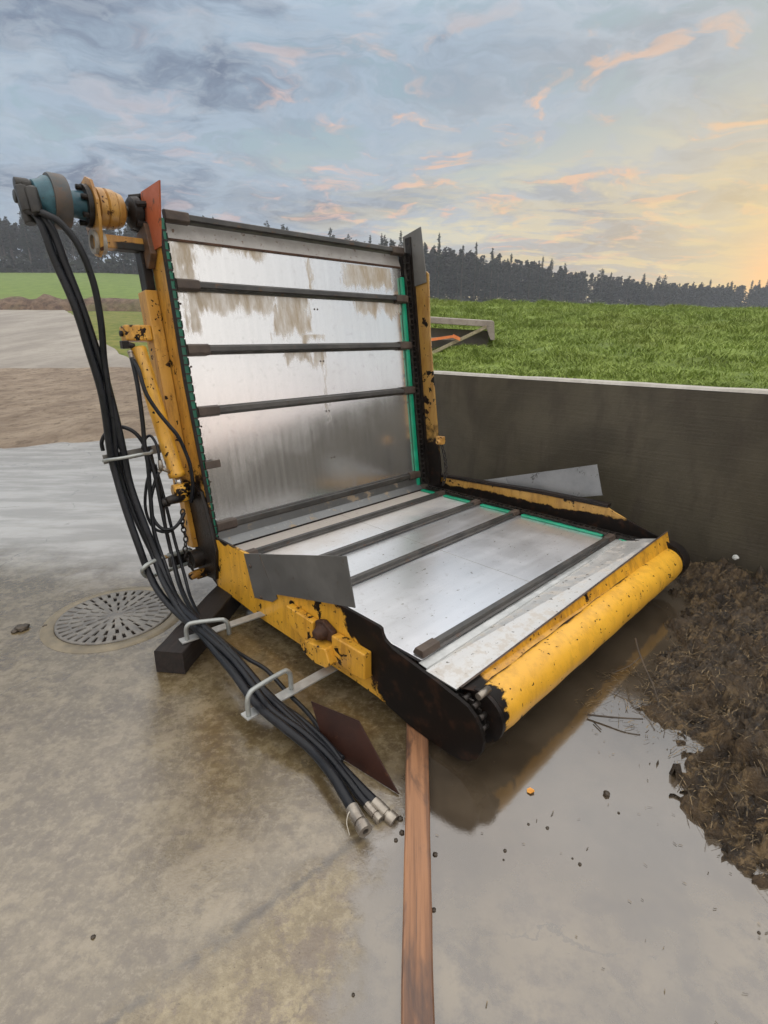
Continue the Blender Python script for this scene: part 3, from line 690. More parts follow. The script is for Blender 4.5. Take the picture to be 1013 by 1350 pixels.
# left post: outer plate with flanges
mb = MB()
mb.prism([(-.14,-.075),(.30,-.085),(1.66,-.055),(1.80,-.03),(1.80,.02),(1.70,.095),(.95,.075),(.30,.115),(-.02,.13),(-.14,.06)], lambda s, n, x: Bk(x, s, n), -.075, -.060)
mb.box(-.060, -.048, -.10, 1.66, -.07, -.02, Bk)
lp = part(mb, 'left_post', Y_post, bevel=.003)
mb = MB(); mb.prism([(.95,.077),(1.70,.097),(1.70,.107),(.95,.087),(.30,.124),(.30,.114)], lambda s, n, x: Bk(x, s, n), -.0765, -.059)
part(mb, 'edge_strip', BLACK, lp)
mb = MB(); mb.prism([(-.16,-.11),(.26,-.10),(.40,.0),(.36,.10),(.02,.16),(-.16,.10)], lambda s, n, x: Bk(x, s, n), -.098, -.077)
part(mb, 'hinge_plate', GREASE, bevel=.004)
# square tube behind the post
mb = MB(); mb.box(-.145, -.078, .36, 1.44, -.135, -.035, Bk)
tb = part(mb, 'lift_tube', Y_post, bevel=.006)
mb = MB(); mb.box(-.128, -.079, 1.441, 1.64, -.12, -.045, Bk); part(mb, 'inner_tube', BLACK, tb, bevel=.004)
mb = MB(); mb.box(-.285, -.146, 1.185, 1.265, -.115, -.035, Bk)
lug = part(mb, 'cylinder_lug', Y_part, bevel=.01)
mb = MB(); mb.lathe([(0,.015),(.012,.015),(.012,0)], Bk(-.286, 1.225, -.075), (-1,0,0), 14); part(mb, 'pin', BLACK, lug)
# hydraulic cylinder
c0 = Vector((-0.233,0.190,1.435)); c1 = Vector((-0.161,0.076,0.762)); c2 = Vector((-0.137,0.052,0.620))
cyl = empty('hydraulic_cylinder'); cyl.parent = ROOT
ax = (c1-c0).normalized(); Lc = (c1-c0).length
mb = MB(); mb.lathe([(-.02,0),(-.02,.028),(-.012,.040),(Lc*.55,.043),(Lc-.03,.043),(Lc-.028,.047),(Lc,.047),(Lc,.012)], c0, ax, 28)
part(mb, 'barrel', Y_cyl, cyl)
mb = MB(); mb.tube([c1, c1+ax*.06], .018, 14); part(mb, 'piston_rod', rough_metal('bright_rod', (.5,.5,.5,1), (.65,.65,.65,1), .2, .9, 20, .1), cyl)
mb = MB(); mb.lathe([(-.045,.0),(-.045,.040),(.045,.040),(.045,0)], c1+ax*.08, (1,0,0), 20); mb.tube([c1+ax*.045, c1+ax*.14], .030, 12)
part(mb, 'rod_eye', Y_part, cyl)
mb = MB(); mb.lathe([(-.09,0),(-.09,.024),(-.05,.026),(-.05,.018),(.10,.018),(.10,0)], c1+ax*.13+Vector((-.04,0,0)), (1,0,0), 16)
part(mb, 'pin', GREASE, cyl)
mb = MB(); mb.tube([c0+Vector((-.055,0,.03)), c0+Vector((-.02,0,.02))], .016, 10); mb.box(c0.x-.085, c0.x-.05, c0.y-.02, c0.y+.02, c0.z+.01, c0.z+.05)
part(mb, 'port_fitting', GREASE, cyl, bevel=.004)
pf = Vector((-0.250,0.066,0.827))
mb = MB(); mb.tube([pf, Vector((-0.201,0.073,0.796))], .011, 10); mb.tube([pf+Vector((0,0,-.015)), pf+Vector((0,0,.045))], [.014,.011], 10)
part(mb, 'port_fitting', STEEL, cyl)

# chain guides: green strips and the two link chains
def chain_guide(x0, x1, s0, s1, n0, n1, name, mat):
    mb = MB(); mb.box(x0, x1, s0, s1, n0, n1, Bk); return part(mb, name, mat, bevel=.002)
chain_guide(-.046, -.010, .02, 1.78, .012, .040, 'chain_guide', DGREEN)
chain_guide(1.765, 1.798, .03, 1.62, .004, .022, 'chain_guide', GREEN)
def link_chain(name, path_fn, n, w, pit):
    mb = MB()
    for i in range(n):
        P, t_, nn = path_fn(i*pit)
        t_ = Vector(t_); nn = Vector(nn); P = Vector(P); ax_ = Vector((1,0,0))
        for sx in (-1, 1):
            x = sx*(w/2-(.004 if i % 2 else 0))
            a = P+ax_*x
            pts = [a-t_*pit*.62-nn*.009, a+t_*pit*.62-nn*.009, a+t_*pit*.62+nn*.009, a-t_*pit*.62+nn*.009]
            q = ax_*.003
            mb.hexa([p-q for p in pts]+[p+q for p in pts])
        mb.tube([P-t_*pit*.5-ax_*w*.5, P-t_*pit*.5+ax_*w*.5], .006, 6)
    return part(mb, name, CHAINM)
mb = MB()
for k in range(36):
    s_ = .04+k*.048; mb.box(-.047, -.009, s_-.004, s_+.004, .038, .045, Bk)
    for xx in (-.049, -.010): mb.box(xx-.002, xx+.002, s_+.004, s_+.036, .030, .047, Bk)
part(mb, 'drive_chain', CHAINM)
link_chain('drive_chain', lambda d: (Bk(1.825, .06+d, .034), BU, BN), 43, .048, .04)
link_chain('drive_chain', lambda d: ((1.825, -.10-d, .338), (0,-1,0), (0,0,1)), 42, .048, .04)
link_chain('drive_chain', lambda d: ((-.036, -.10-d, .330), (0,-1,0), (0,0,1)), 31, .032, .04)

# slats: U-section bars with cast shoes on both ends
def slat(fr, s, back=True):
    """fr(x, s, n): s along travel, n off the sheet"""
    mb = MB()
    mb.prism([(s-.027,.006),(s-.027,.012),(s-.013,.016),(s-.011,.040),(s+.015,.040),(s+.017,.016),(s+.027,.012),(s+.027,.006)], lambda a, n, x: fr(x, a, n), .05, 1.74)
    o = part(mb, 'slat', SLAT, bevel=.002)
    for (a, b) in ((.0,.13),(1.68,1.80)):
        mb = MB(); mb.prism([(s-.031,.004),(s-.031,.026),(s-.020,.045),(s+.022,.045),(s+.031,.026),(s+.031,.004)], lambda q, n, x: fr(x, q, n), a, b)
        part(mb, 'slat_shoe', SHOE, o, bevel=.003)
    return o
for s_ in (1.798, 1.463, 1.127, .791): slat(Bk, s_)
slat(lambda x, s, n: Bk(x, s, n*.75), .120)
Bd = lambda x, s, n: (x, -s, .315+n)
def bed_slat(y):
    mb = MB()
    mb.prism([(y-.029,.004),(y-.029,.010),(y-.014,.013),(y-.012,.031),(y+.015,.031),(y+.017,.013),(y+.029,.010),(y+.029,.004)], lambda a, n, x: Bd(x, a, n), .06, 1.75)
    o = part(mb, 'slat', SLAT, bevel=.002)
    for (a, b) in ((-.005,.10),(1.72,1.80)):
        mb = MB(); mb.prism([(y-.028,.003),(y-.028,.014),(y-.018,.034),(y+.020,.034),(y+.028,.014),(y+.028,.003)], lambda q, n, x: Bd(x, q, n), a, b)
        part(mb, 'slat_shoe', SHOE, o, bevel=.003)
for y in (.254, .590, .925, 1.597): bed_slat(y)
# small steel tab on the left edge of the upright bed
mb = MB(); mb.box(-.02, .075, .47, .515, .045, .053, Bk); part(mb, 'tab', SHOE, bevel=.004)

# --- flat bed
mb = MB(); mb.box(-.012, 1.79, -1.62, -.056, .300, .315)
bed = part(mb, 'bed_sheet', alu('bed_aluminium', 'bed', (.88,.89,.92), .31, 'y'), bevel=.002)
mb = MB()
for x_ in (.9,):
    mb.box(x_-.0009, x_+.0009, -1.60, -.06, .3151, .3156)
part(mb, 'sheet_joint', STEEL, bed)
mb = MB(); mb.add([(-.03,-1.622,.312),(1.80,-1.622,.320),(1.82,-1.662,.330),(-.03,-1.662,.307),(1.82,-1.665,.320),(-.03,-1.665,.297)], [(0,1,2,3),(3,2,4,5)])
part(mb, 'bright_strip', ZINC).modifiers.new('thick', 'SOLIDIFY').thickness = .004
mb = MB(); mb.add([(-.035,-1.662,.300),(1.84,-1.662,.323),(1.86,-1.832,.366),(-.045,-1.816,.302)], [(0,1,2,3)])
ap = part(mb, 'apron', alu('apron_aluminium', 'apron', (.70,.695,.68), .46, 'y')); ap.modifiers.new('thick', 'SOLIDIFY').thickness = .006
# yellow lip over the roller
LA, LB = Vector((-.03,-1.826,.304)), Vector((1.99,-1.852,.380))
LC, LD = Vector((.02,-1.886,.292)), Vector((1.97,-1.890,.292))
mb = MB(); mb.add([LA, LB, LD, LC], [(0,1,2,3)])
part(mb, 'lip', Y_lip).modifiers.new('thick', 'SOLIDIFY').thickness = .008
mb = MB(); q = Vector((0,-.006,.007)); q2 = Vector((0,.012,-.004)); mb.hexa([LA-q2*0-q*.3, LA+q, LB+q, LB-q*.3, LA+q2-q*.3, LA+q2+q, LB+q2+q, LB+q2-q*.3])
part(mb, 'lip_edge', rough_metal('worn_edge', (.05,.035,.028,1), (.13,.09,.07,1), .45, .3, 22, .3))
# roller tube with end discs
RC = Vector((0,-1.885,.198))
mb = MB(); prof = []
for i in range(25):
    x = .03+(1.95-.03)*i/24; prof.append((x, .101+.0012*math.sin(i*1.7)+(-.004 if i in (0,24) else 0)))
mb.lathe([(.03,.06)]+prof+[(1.95,.06)], RC, (1,0,0), 64)
rl = part(mb, 'roller', Y_roll, autosmooth=True)
mb = MB(); mb.lathe([(1.945,.0),(1.945,.112),(2.03,.114),(2.035,.10),(2.035,0)], RC+Vector((0,.005,.004)), (1,0,0), 40); part(mb, 'end_disc', BLACK, rl, autosmooth=True)
mb = MB(); mb.lathe([(.005,0),(.005,.104),(.022,.104),(.028,.085),(.028,0)], RC, (1,0,0), 40); part(mb, 'end_disc', BLACK, rl, autosmooth=True)
# sprocket between plate and roller
mb = MB(); mb.lathe([(-.045,0),(-.045,.062),(-.005,.062),(-.005,0)], RC+Vector((0,.035,-.005)), (1,0,0), 24)
for k in range(12):
    a = 2*PI*k/12; c_ = RC+Vector((-.025, .035+math.cos(a)*.082, -.005+math.sin(a)*.082))
    mb.tube([c_+Vector((-.018,0,0)), c_+Vector((.018,0,0))], .011, 8)
    a2 = a+.26; c3 = RC+Vector((-.025, .035+math.cos(a2)*.075, -.005+math.sin(a2)*.075)); mb.box(c3.x-.004, c3.x+.004, c3.y-.012, c3.y+.012, c3.z-.012, c3.z+.012)
part(mb, 'sprocket', CHAINM)
mb = MB(); mb.tube([(-.035,-1.905,.312),(.03,-1.905,.312)], .013, 10); part(mb, 'bolt', STEEL)

# left side plate
arc = [(-1.83+.133*math.cos(a), .170+.133*math.sin(a)) for a in [R(140-8*i) for i in range(0)]]
pl_ = [(-.02,.428),(-.45,.431),(-1.13,.424),(-1.448,.418),(-1.462,.412),(-1.466,.392),(-1.480,.372),(-1.525,.350),(-1.62,.336),(-1.74,.318),(-1.83,.300)]
pl_ += [(-1.835+.132*math.cos(R(d)), .168+.132*math.sin(R(d))) for d in (92,115,135,155,175,195,215,235,255,272)]
pl_ += [(-1.74,.036),(-1.62,.044),(-1.44,.080),(-1.30,.085),(-.53,.088),(-.09,.118),(-.02,.15)]
mb = MB(); mb.prism(pl_, lambda y, z, x: (x, y, z), -.078, -.062)
lpl = part(mb, 'side_plate', Y_bed, bevel=.002); lpl['label'] = 'yellow side plate with black paintless front end'
# welded bracket on the plate, with a rusty opening
mb = MB()
mb.prism([(-.86,.300),(-1.065,.292),(-1.065,.190),(-1.00,.165),(-.90,.195),(-.86,.235)], lambda y, z, x: (x, y, z), -.118, -.079)
mb.prism([(-1.20,.288),(-1.41,.288),(-1.41,.165),(-1.34,.155),(-1.20,.168)], lambda y, z, x: (x, y, z), -.122, -.079)
mb.prism([(-1.055,.215),(-1.20,.235),(-1.23,.168),(-1.20,.140),(-1.12,.128),(-1.05,.145),(-1.02,.172)], lambda y, z, x: (x, y, z), -.160, -.079)
part(mb, 'socket_bracket', Y_part, lpl, bevel=.006)
mb = MB(); mb.prism([(-1.068,.300),(-1.12,.318),(-1.19,.292),(-1.196,.240),(-1.068,.222)], lambda y, z, x: (x, y, z), -.108, -.079); mb.tube([(-.150,-1.118,.262),(-.12,-1.12,.265),(-.08,-1.12,.265)], [.022,.036,.046], 9)
part(mb, 'socket_stub', RUSTB, lpl, bevel=.006)
# deflector wings, bolted in the planes of the side plates
def wing(x, base, blade, sgn, nm, mat, lab=None, bend=.05):
    mb = MB(); mb.prism(base, lambda y, z, xx: (xx, y, z), x, x+sgn*.006)
    w = part(mb, nm, mat, bevel=.0015)
    if lab: w['label'] = lab
    y0 = blade[0][0]
    P = [(x+sgn*(.0065+bend*max(0, (y0-y))), y, z) for y, z in blade]; P2 = [(p[0]+sgn*.005, p[1], p[2]) for p in P]
    n = len(P); mb = MB(); mb.add(P+P2, [tuple(range(n))[::-1], tuple(range(n, 2*n))]+[(i,(i+1)%n,n+(i+1)%n,n+i) for i in range(n)])
    part(mb, 'blade', mat, w)
    mb = MB(); mb.tube([(x+sgn*.009, blade[0][0]-.004, blade[0][1]-.004), (x+sgn*.010, base[2][0]+.02, base[2][1]+.05)], .006, 7); part(mb, 'weld', SHOE, w)
    for (y, z) in ((base[0][0]-.06, base[0][1]-.05), (base[-1][0]-.07, base[-1][1]+.03)):
        mb = MB(); mb.lathe([(0,.011),(.006,.011),(.008,.007),(.008,0)], (x+sgn*.0062, y, z), (sgn,0,0), 6); part(mb, 'bolt', SHOE, w)
wing(-.080, [(-.447,.43),(-.62,.482),(-.735,.275),(-.690,.240),(-.52,.20)], [(-.610,.479),(-1.316,.695),(-1.366,.489),(-.775,.318),(-.735,.300)], -1, 'deflector_wing', GREYP, 'grey steel deflector wing bolted on the near side plate')
LGREY = rough_metal('light_grey_plate', (.20,.21,.22,1), (.30,.31,.32,1), .42, .5, 5, .15, spots=(.10,.10,.10,1))
wing(1.975, [(-.50,.44),(-.70,.50),(-.80,.33),(-.60,.28)], [(-.50,.446),(-1.362,.715),(-1.424,.518),(-.9,.36),(-.62,.33)], 1, 'deflector_wing', LGREY, 'light grey deflector wing beyond the far side plate', .02)
# right side plate with rail on top
mb = MB(); mb.prism([(.02,.400),(-.5,.425),(-1.0,.452),(-1.50,.462),(-1.54,.445),(-1.68,.395),(-1.83,.352),(-1.93,.31),(-1.99,.22),(-1.96,.12),(-1.87,.07),(-1.6,.09),(-.09,.12),(.02,.15)], lambda y, z, x: (x, y, z), 1.935, 1.95)
rpl = part(mb, 'side_plate', Y_rbed, bevel=.002)
mb = MB(); mb.prism([(.0,.404),(-.5,.429),(-1.0,.456),(-1.50,.466),(-1.50,.490),(-1.0,.478),(-.5,.450),(.0,.424)], lambda y, z, x: (x, y, z), 1.925, 1.972)
part(mb, 'rail', BLACK, rpl, bevel=.002)
mb = MB(); mb.box(1.80, 1.934, -1.78, -.04, .285, .312); part(mb, 'chain_trough', GREASE)
mb = MB(); mb.box(-.061, -.012, -1.46, -.04, .285, .312); part(mb, 'chain_trough', GREASE)
# green wear strips of the flat bed, broken by the slats
for (a, b) in ((-.075,-.215),(-.300,-.545),(-.638,-.880),(-.975,-1.545),(-1.645,-1.762)):
    mb = MB(); x_ = lambda y: 1.735+.055*(-y/1.76)
    mb.hexa([(x_(a),a,.316),(x_(b),b,.316),(x_(b)+.034,b,.316),(x_(a)+.034,a,.316),(x_(a),a,.330),(x_(b),b,.330),(x_(b)+.034,b,.330),(x_(a)+.034,a,.330)])
    part(mb, 'wear_strip', GREEN, bevel=.004)
# cross frame under the bed
for (a, b, c) in ((-.22,-.12,.14),(-1.30,-1.20,.14),(-1.70,-1.62,.10)):
    mb = MB(); mb.box(-.06, 1.93, a, b, c, .261); part(mb, 'cross_beam', BLACK, bevel=.005)
mb = MB(); mb.box(-.05, 1.93, -1.60, -.2, .262, .285); part(mb, 'floor_pan', BLACK)

# right post: inner yellow plate, dark channel in front of the chain
mb = MB(); mb.prism([(.02,-.03),(1.62,-.03),(1.64,.02),(1.64,.165),(1.62,.185),(1.2,.160),(.6,.165),(.14,.175),(.02,.15)], lambda s, n, x: Bk(x, s, n), 1.885, 1.900)
rp = part(mb, 'right_post', Y_rpost, bevel=.002)
mb = MB(); mb.box(1.862, 1.884, .03, 1.90, .0, .055, Bk); mb.box(1.800, 1.862, .03, 1.80, -.02, .008, Bk); part(mb, 'chain_trough', GREASE, rp)
mb = MB(); mb.prism([(1.55,-.01),(1.92,-.03),(1.945,.155),(1.64,.172),(1.56,.172)], lambda s, n, x: Bk(x, s, n), 1.872, 1.880)
part(mb, 'end_plate', GREYP, rp, bevel=.0015)
# right chain hanging off the post
def hang_chain(pts, r=.0045, ln=.034, wd=.012, name='safety_chain'):
    pts = smooth_path([Vector(p) for p in pts], 14); mb = MB(); acc = 0; k = 0; last = pts[0]
    for i in range(1, len(pts)):
        acc += (pts[i]-pts[i-1]).length
        if acc >= ln*.72:
            a, b = last, pts[i]; c = (a+b)/2; t_ = (b-a).normalized()
            side = t_.cross(Vector((1,0,0)) if k % 2 else Vector((0,1,0))).normalized()
            loop = [c+t_*(math.cos(q)*ln*.5)+side*(math.sin(q)*wd) for q in [2*PI*j/10 for j in range(11)]]
            mb.tube(loop, r, 6, cap=False); last = pts[i]; acc = 0; k += 1
    return part(mb, name, GREASE)
hang_chain([(1.771,-0.226,0.762), (1.783,-0.267,0.637), (1.795,-0.279,0.505), (1.781,-0.265,0.395)])
mb = MB(); c_ = Vector((1.775,-0.231,0.739)); mb.lathe([(-.04,0),(-.04,.018),(0,.022),(.04,.018),(.04,0)], c_, (1,0,0), 12); mb.box(c_.x-.02, c_.x+.02, c_.y-.03, c_.y+.03, c_.z-.02, c_.z+.04)
part(mb, 'chain_lug', Y_motor, bevel=.006)
# hinge and chain on the left
hang_chain([(-0.169,0.042,0.576), (-0.187,0.032,0.501), (-0.188,0.004,0.417), (-0.207,-0.005,0.341), (-0.190,-0.008,0.271), (-0.174,-0.009,0.209)])
mb = MB()
for (a, b, v, r_, w_) in ((232,657,2.85,.030,.07),(262,722,2.86,.05,.10),(258,742,2.86,.04,.10)):
    pass
c_ = Vector((-0.111,0.040,0.265)); mb.lathe([(-.05,0),(-.05,.055),(.04,.055),(.04,0)], c_, (1,0,0), 22)
c_ = Vector((-0.061,0.047,0.418)); mb.lathe([(-.03,0),(-.03,.075),(.04,.075),(.04,0)], c_, (1,0,0), 22)
part(mb, 'hinge_boss', GREASE, autosmooth=True)
mb = MB(); c_ = Vector((-0.153,0.012,0.181)); mb.lathe([(-.04,0),(-.04,.022),(.0,.026),(.04,.022),(.04,0)], c_, (1,.3,0), 14); mb.box(c_.x+.0, c_.x+.07, c_.y-.02, c_.y+.02, c_.z-.03, c_.z+.02)
part(mb, 'chain_anchor', chipped_yellow('yellow_greasy', (.40,.20,.03,1), (.25,.12,.02,1), .50, 16), bevel=.005)
mb = MB(); c_ = Vector((-0.199,0.043,0.649)); mb.lathe([(-.06,0),(-.06,.022),(-.02,.026),(.06,.026),(.06,0)], c_, (1,.2,0), 12); part(mb, 'pin', GREASE)
mb = MB(); mb.prism([(.02,-.13),(.40,-.13),(.40,-.07),(.02,-.05)], lambda s, n, x: Bk(x, s, n), -.13, -.099); part(mb, 'hinge_link', chipped_yellow('yellow_link', (.55,.28,.03,1), (.45,.21,.02,1), .60, 12), bevel=.003)

# --- orange end plate on the left post
mb = MB(); mb.prism([(1.735,-.045),(1.90,-.005),(1.885,.22),(1.72,.155),(1.62,.11),(1.62,.03)], lambda s, n, x: Bk(x, s, n), -.088, -.080)
part(mb, 'end_plate', rough_metal('orange_paint', (.42,.105,.04,1), (.34,.085,.035,1), .5, 0, 8, .2, spots=(.12,.05,.03,1)), lp)['label'] = 'orange painted end plate'

# --- motor and coupling on the arm
AX = Vector(Bk(0, 1.81, -.05))
def onx(x, ds=0, dn=0): return AX+Vector((x,0,0))+BU*ds+BN*dn
mt = empty('drive_motor'); mt.parent = ROOT
mb = MB(); mb.lathe([(-.62,0),(-.62,.03),(-.575,.035),(-.57,.075),(-.54,.085),(-.525,.098),(-.505,.100)], AX, (1,0,0), 36); part(mb, 'motor_cover', BLUE, mt, autosmooth=True)
mb = MB(); mb.lathe([(-.507,.06),(-.507,.112),(-.50,.116),(-.445,.116),(-.438,.112),(-.438,.06)], AX, (1,0,0), 40); part(mb, 'motor_drum', rough_metal('drum_paint', (.035,.055,.065,1), (.11,.075,.055,1), .5, 0, 14, .3, spots=(.14,.06,.03,1)), mt, autosmooth=True)
mb = MB(); mb.lathe([(-.44,.0),(-.44,.070),(-.41,.058),(-.36,.062),(-.345,.062),(-.345,0)], AX, (1,0,0), 30); part(mb, 'motor_neck', BLUE, mt, autosmooth=True)
for k in range(6):
    mb = MB(); a = 2*PI*k/6+.3; mb.lathe([(-.385,0),(-.385,.013),(-.33,.013),(-.33,0)], AX+BU*(.075*math.cos(a))+BN*(.075*math.sin(a)), (1,0,0), 6); part(mb, 'bolt', BLACK, mt)
mb = MB(); mb.lathe([(-.362,.05),(-.362,.092),(-.340,.094),(-.340,.05)], AX, (1,0,0), 30); part(mb, 'motor_flange', GREASE, mt, autosmooth=True)
mb = MB()
for (ds, dn, zz) in ((.045,.01,.07),(-.02,.03,.05),(.01,-.04,.06)):
    c_ = onx(-.585, ds, dn); mb.lathe([(-.05,0),(-.05,.028),(.0,.030),(.02,.022),(.05,.022)], c_, (1,0,0), 12)
mb.box(-.615,-.575,-.06,.05,-.03,.05, lambda a, b, c: tuple(onx(a, c, b)))
for (xx, ds, dn) in ((-.575,-.03,.055),(-.605,-.02,.03),(-.590,-.05,-.03)): mb.tube([onx(xx+.02, ds+.05, dn-.02), onx(xx-.01, ds+.04, dn), onx(xx-.01, ds-.06, dn+.02)], [.026,.030,.024], 10)
part(mb, 'port_block', rough_metal('oily_grey', (.008,.008,.008,1), (.030,.027,.023,1), .42, .1, 24, .6), mt, bevel=.006)
# flange plate with sleeve
mb = MB(); mb.prism([(-.08,.10),(-.15,.075),(-.205,.05),(-.228,.0),(-.21,-.05),(-.15,-.075),(-.05,-.10),(.06,-.10),(.115,-.05),(.125,.02),(.095,.08),(.0,.115)], lambda s, n, x: tuple(onx(x, s, n)), -.337, -.322)
fp = part(mb, 'flange_plate', Y_motor, bevel=.003)
mb = MB(); mb.lathe([(-.352,.034),(-.352,.054),(-.30,.054),(-.30,.034),(-.352,.034)], onx(0,-.160,0), (1,0,0), 28); part(mb, 'sleeve', rough_metal('pale_sleeve', (.22,.20,.17,1), (.40,.37,.32,1), .5, .3, 16, .3, spots=(.12,.06,.03,1)), fp, autosmooth=True)
mb = MB(); mb.lathe([(-.317,0),(-.317,.07),(-.305,.088),(-.275,.090),(-.268,.080),(-.262,.090),(-.228,.088),(-.222,.078),(-.216,.082),(-.190,.074),(-.175,.05),(-.172,0)], AX, (1,0,0), 40)
part(mb, 'coupling', chipped_yellow('yellow_coupling', (.52,.30,.07,1), (.42,.21,.045,1), .62, 22, dark=(.10,.045,.02,1)), autosmooth=True)
mb = MB(); mb.tube([onx(-.175), onx(-.06)], .025, 12); part(mb, 'shaft', GREASE)
mb = MB(); mb.lathe([(-.155,0),(-.155,.05),(-.14,.072),(-.105,.078),(-.10,.055),(-.085,.055),(-.082,.095),(-.076,.095),(-.076,0)], AX, (1,0,0), 24)
for k in range(5):
    a = k*1.25; mb.tube([onx(-.13, .07*math.cos(a), .07*math.sin(a)), onx(-.07, .085*math.cos(a), .085*math.sin(a))], .016, 7)
part(mb, 'bearing', BLACK, autosmooth=True)
# arm
mb = MB(); mb.box(-.32, -.076, 1.625, 1.688, -.085, -.025, Bk); ar = part(mb, 'motor_arm', chipped_yellow('yellow_arm', (.52,.28,.05,1), (.40,.19,.03,1), .56, 9, lambda t, x, y, z, j: t.math('MULTIPLY', t.step(t.math('ADD', z, t.math('MULTIPLY', j, .03)), 1.958, 1.952), t.step(x, -.27, -.24)), dark=(.03,.03,.028,1)), bevel=.006)
mb = MB(); mb.prism([(1.56,-.10),(1.72,-.10),(1.75,.02),(1.60,.04),(1.54,-.02)], lambda s, n, x: Bk(x, s, n), -.112, -.0765); part(mb, 'arm_flange', rough_metal('arm_rust', (.05,.03,.02,1), (.16,.09,.05,1), .55, .1, 26, .6), ar, bevel=.004)

# --- hose brackets
def rod(pts, r=.0095, par=None, mat=None, name='hose_loop', res=6):
    mb = MB(); mb.tube([Vector(p) for p in pts], r, 10, res=res); return part(mb, name, mat or ROD, par)
# upper bracket on the post
a, b = Vector((-0.499,0.173,0.896)), Vector((-0.145,0.144,0.922)); d_ = (b-a).normalized(); up = Vector((0,0,.024))
mb = MB(); th = d_.cross(Vector((0,0,1))).normalized()*.004
mb.hexa([a-up-th, b-up-th, b-up+th, a-up+th, a+up-th, b+up-th, b+up+th, a+up+th]); hb = part(mb, 'hose_bracket', rough_metal('dirty_zinc', (.16,.15,.14,1), (.30,.29,.27,1), .45, .4, 12, .3, spots=(.10,.06,.04,1)), bevel=.001)
rod([a+d_*.0+Vector((0,0,-.005)), (-0.502,0.077,0.912), (-0.459,0.020,0.923), (-0.370,0.002,0.931), (-0.291,0.078,0.915), (-0.260,0.133,0.915)], .0085, hb)
# middle loop
hb = rod([(-0.137,0.095,0.295), (-0.176,0.077,0.312), (-0.300,0.002,0.344), (-0.413,-0.054,0.360), (-0.459,-0.064,0.347), (-0.461,-0.035,0.312), (-0.412,0.029,0.247), (-0.284,0.072,0.228), (-0.143,0.101,0.222)], .0115, None, rough_metal('rod_zinc', (.30,.33,.32,1), (.45,.46,.42,1), .42, .4, 9, .2, spots=(.40,.22,.05,1)), 'hose_loop')
mb = MB(); c_ = Vector((-0.200,0.129,0.265)); mb.box(c_.x-.05, c_.x+.09, c_.y-.02, c_.y+.02, c_.z-.05, c_.z+.035); part(mb, 'hose_bracket', BLACK, bevel=.004)
# two flat bars under the machine with rod loops over the hoses
def flat(p0, p1, w, z):
    mb = MB(); a, b = Vector(p0), Vector(p1); d = (b-a).normalized(); n_ = Vector((-d.y, d.x, 0))*w/2; t_ = Vector((0,0,.004))
    mb.hexa([a-n_-t_, b-n_-t_, b+n_-t_, a+n_-t_, a-n_+t_, b-n_+t_, b+n_+t_, a+n_+t_]); return part(mb, 'hose_bracket', ZINC, bevel=.001)
f1 = flat((-0.504,-0.530,0.125), (0.038,-0.585,0.125), .050, .125)
f2 = flat((-0.537,-1.154,0.075), (-0.024,-1.145,0.075), .052, .075)
def loop(f, A, B, h, lean=.0):
    A, B = Vector(A), Vector(B); d = (B-A); H = Vector((0, 0, h))
    rod([A, A+H*.62, A+H*.9+d*.06, A+H+d*.2, B+H-d*.2, B+H*.9-d*.06, B+H*.62, B], .0105, f, None, 'loop_rod', 5)
loop(f1, (-0.474,-0.540,0.129), (-0.308,-0.638,0.129), .085)
loop(f2, (-0.520,-1.160,0.079), (-0.302,-1.141,0.079), .105)

# --- hoses
def hose(pts, r, fit0=None, fit1=None, seg=10, res=7):
    P = smooth_path([Vector(p) for p in pts], res); mb = MB(); mb.tube(P, r, seg); h = part(mb, 'hose', RUBBER)
    def fitting(e, d, L_, rr):
        mb = MB(); d = d.normalized(); mb.lathe([(-.01,r*.9),(-.01,rr),(L_*.55,rr),(L_*.56,rr*.82),(L_*.66,rr*.82),(L_*.67,rr*1.12),(L_,rr*1.12),(L_,rr*.5),(L_*.8,rr*.45)], e, d, 14); part(mb, 'ferrule', STEEL, h, autosmooth=True)
    if fit0: fitting(P[0], P[0]-P[1], *fit0)
    if fit1: fitting(P[-1], P[-1]-P[-2], *fit1)
    return h
hose([(-0.592,0.280,2.051), (-0.575,0.235,2.005), (-0.565,0.211,1.923), (-0.552,0.198,1.838), (-0.513,0.159,1.646), (-0.487,0.147,1.444), (-0.463,0.137,1.218), (-0.467,0.141,0.932), (-0.463,0.123,0.801), (-0.458,0.076,0.635), (-0.446,0.007,0.444), (-0.429,-0.038,0.289), (-0.432,-0.176,0.214), (-0.424,-0.353,0.169), (-0.429,-0.575,0.170), (-0.445,-0.785,0.151), (-0.462,-0.965,0.139), (-0.476,-1.149,0.103), (-0.464,-1.331,0.087), (-0.444,-1.464,0.060), (-0.467,-1.610,0.066), (-0.486,-1.697,0.057), (-0.503,-1.765,0.051)], .0185, (.05,.0215), (.085,.0215))
hose([(-0.577,0.279,2.071), (-0.556,0.229,2.019), (-0.532,0.206,1.945), (-0.514,0.188,1.825), (-0.481,0.169,1.648), (-0.451,0.153,1.443), (-0.430,0.147,1.294), (-0.416,0.132,1.089), (-0.409,0.125,0.926), (-0.406,0.108,0.751), (-0.391,0.037,0.551), (-0.373,-0.038,0.369), (-0.385,-0.167,0.260), (-0.402,-0.348,0.202), (-0.407,-0.568,0.192), (-0.407,-0.795,0.173), (-0.409,-0.962,0.141), (-0.412,-1.128,0.104), (-0.394,-1.315,0.061), (-0.396,-1.483,0.042), (-0.407,-1.613,0.033), (-0.414,-1.720,0.027), (-0.412,-1.778,0.017)], .0185, (.05,.0205), (.085,.0205))
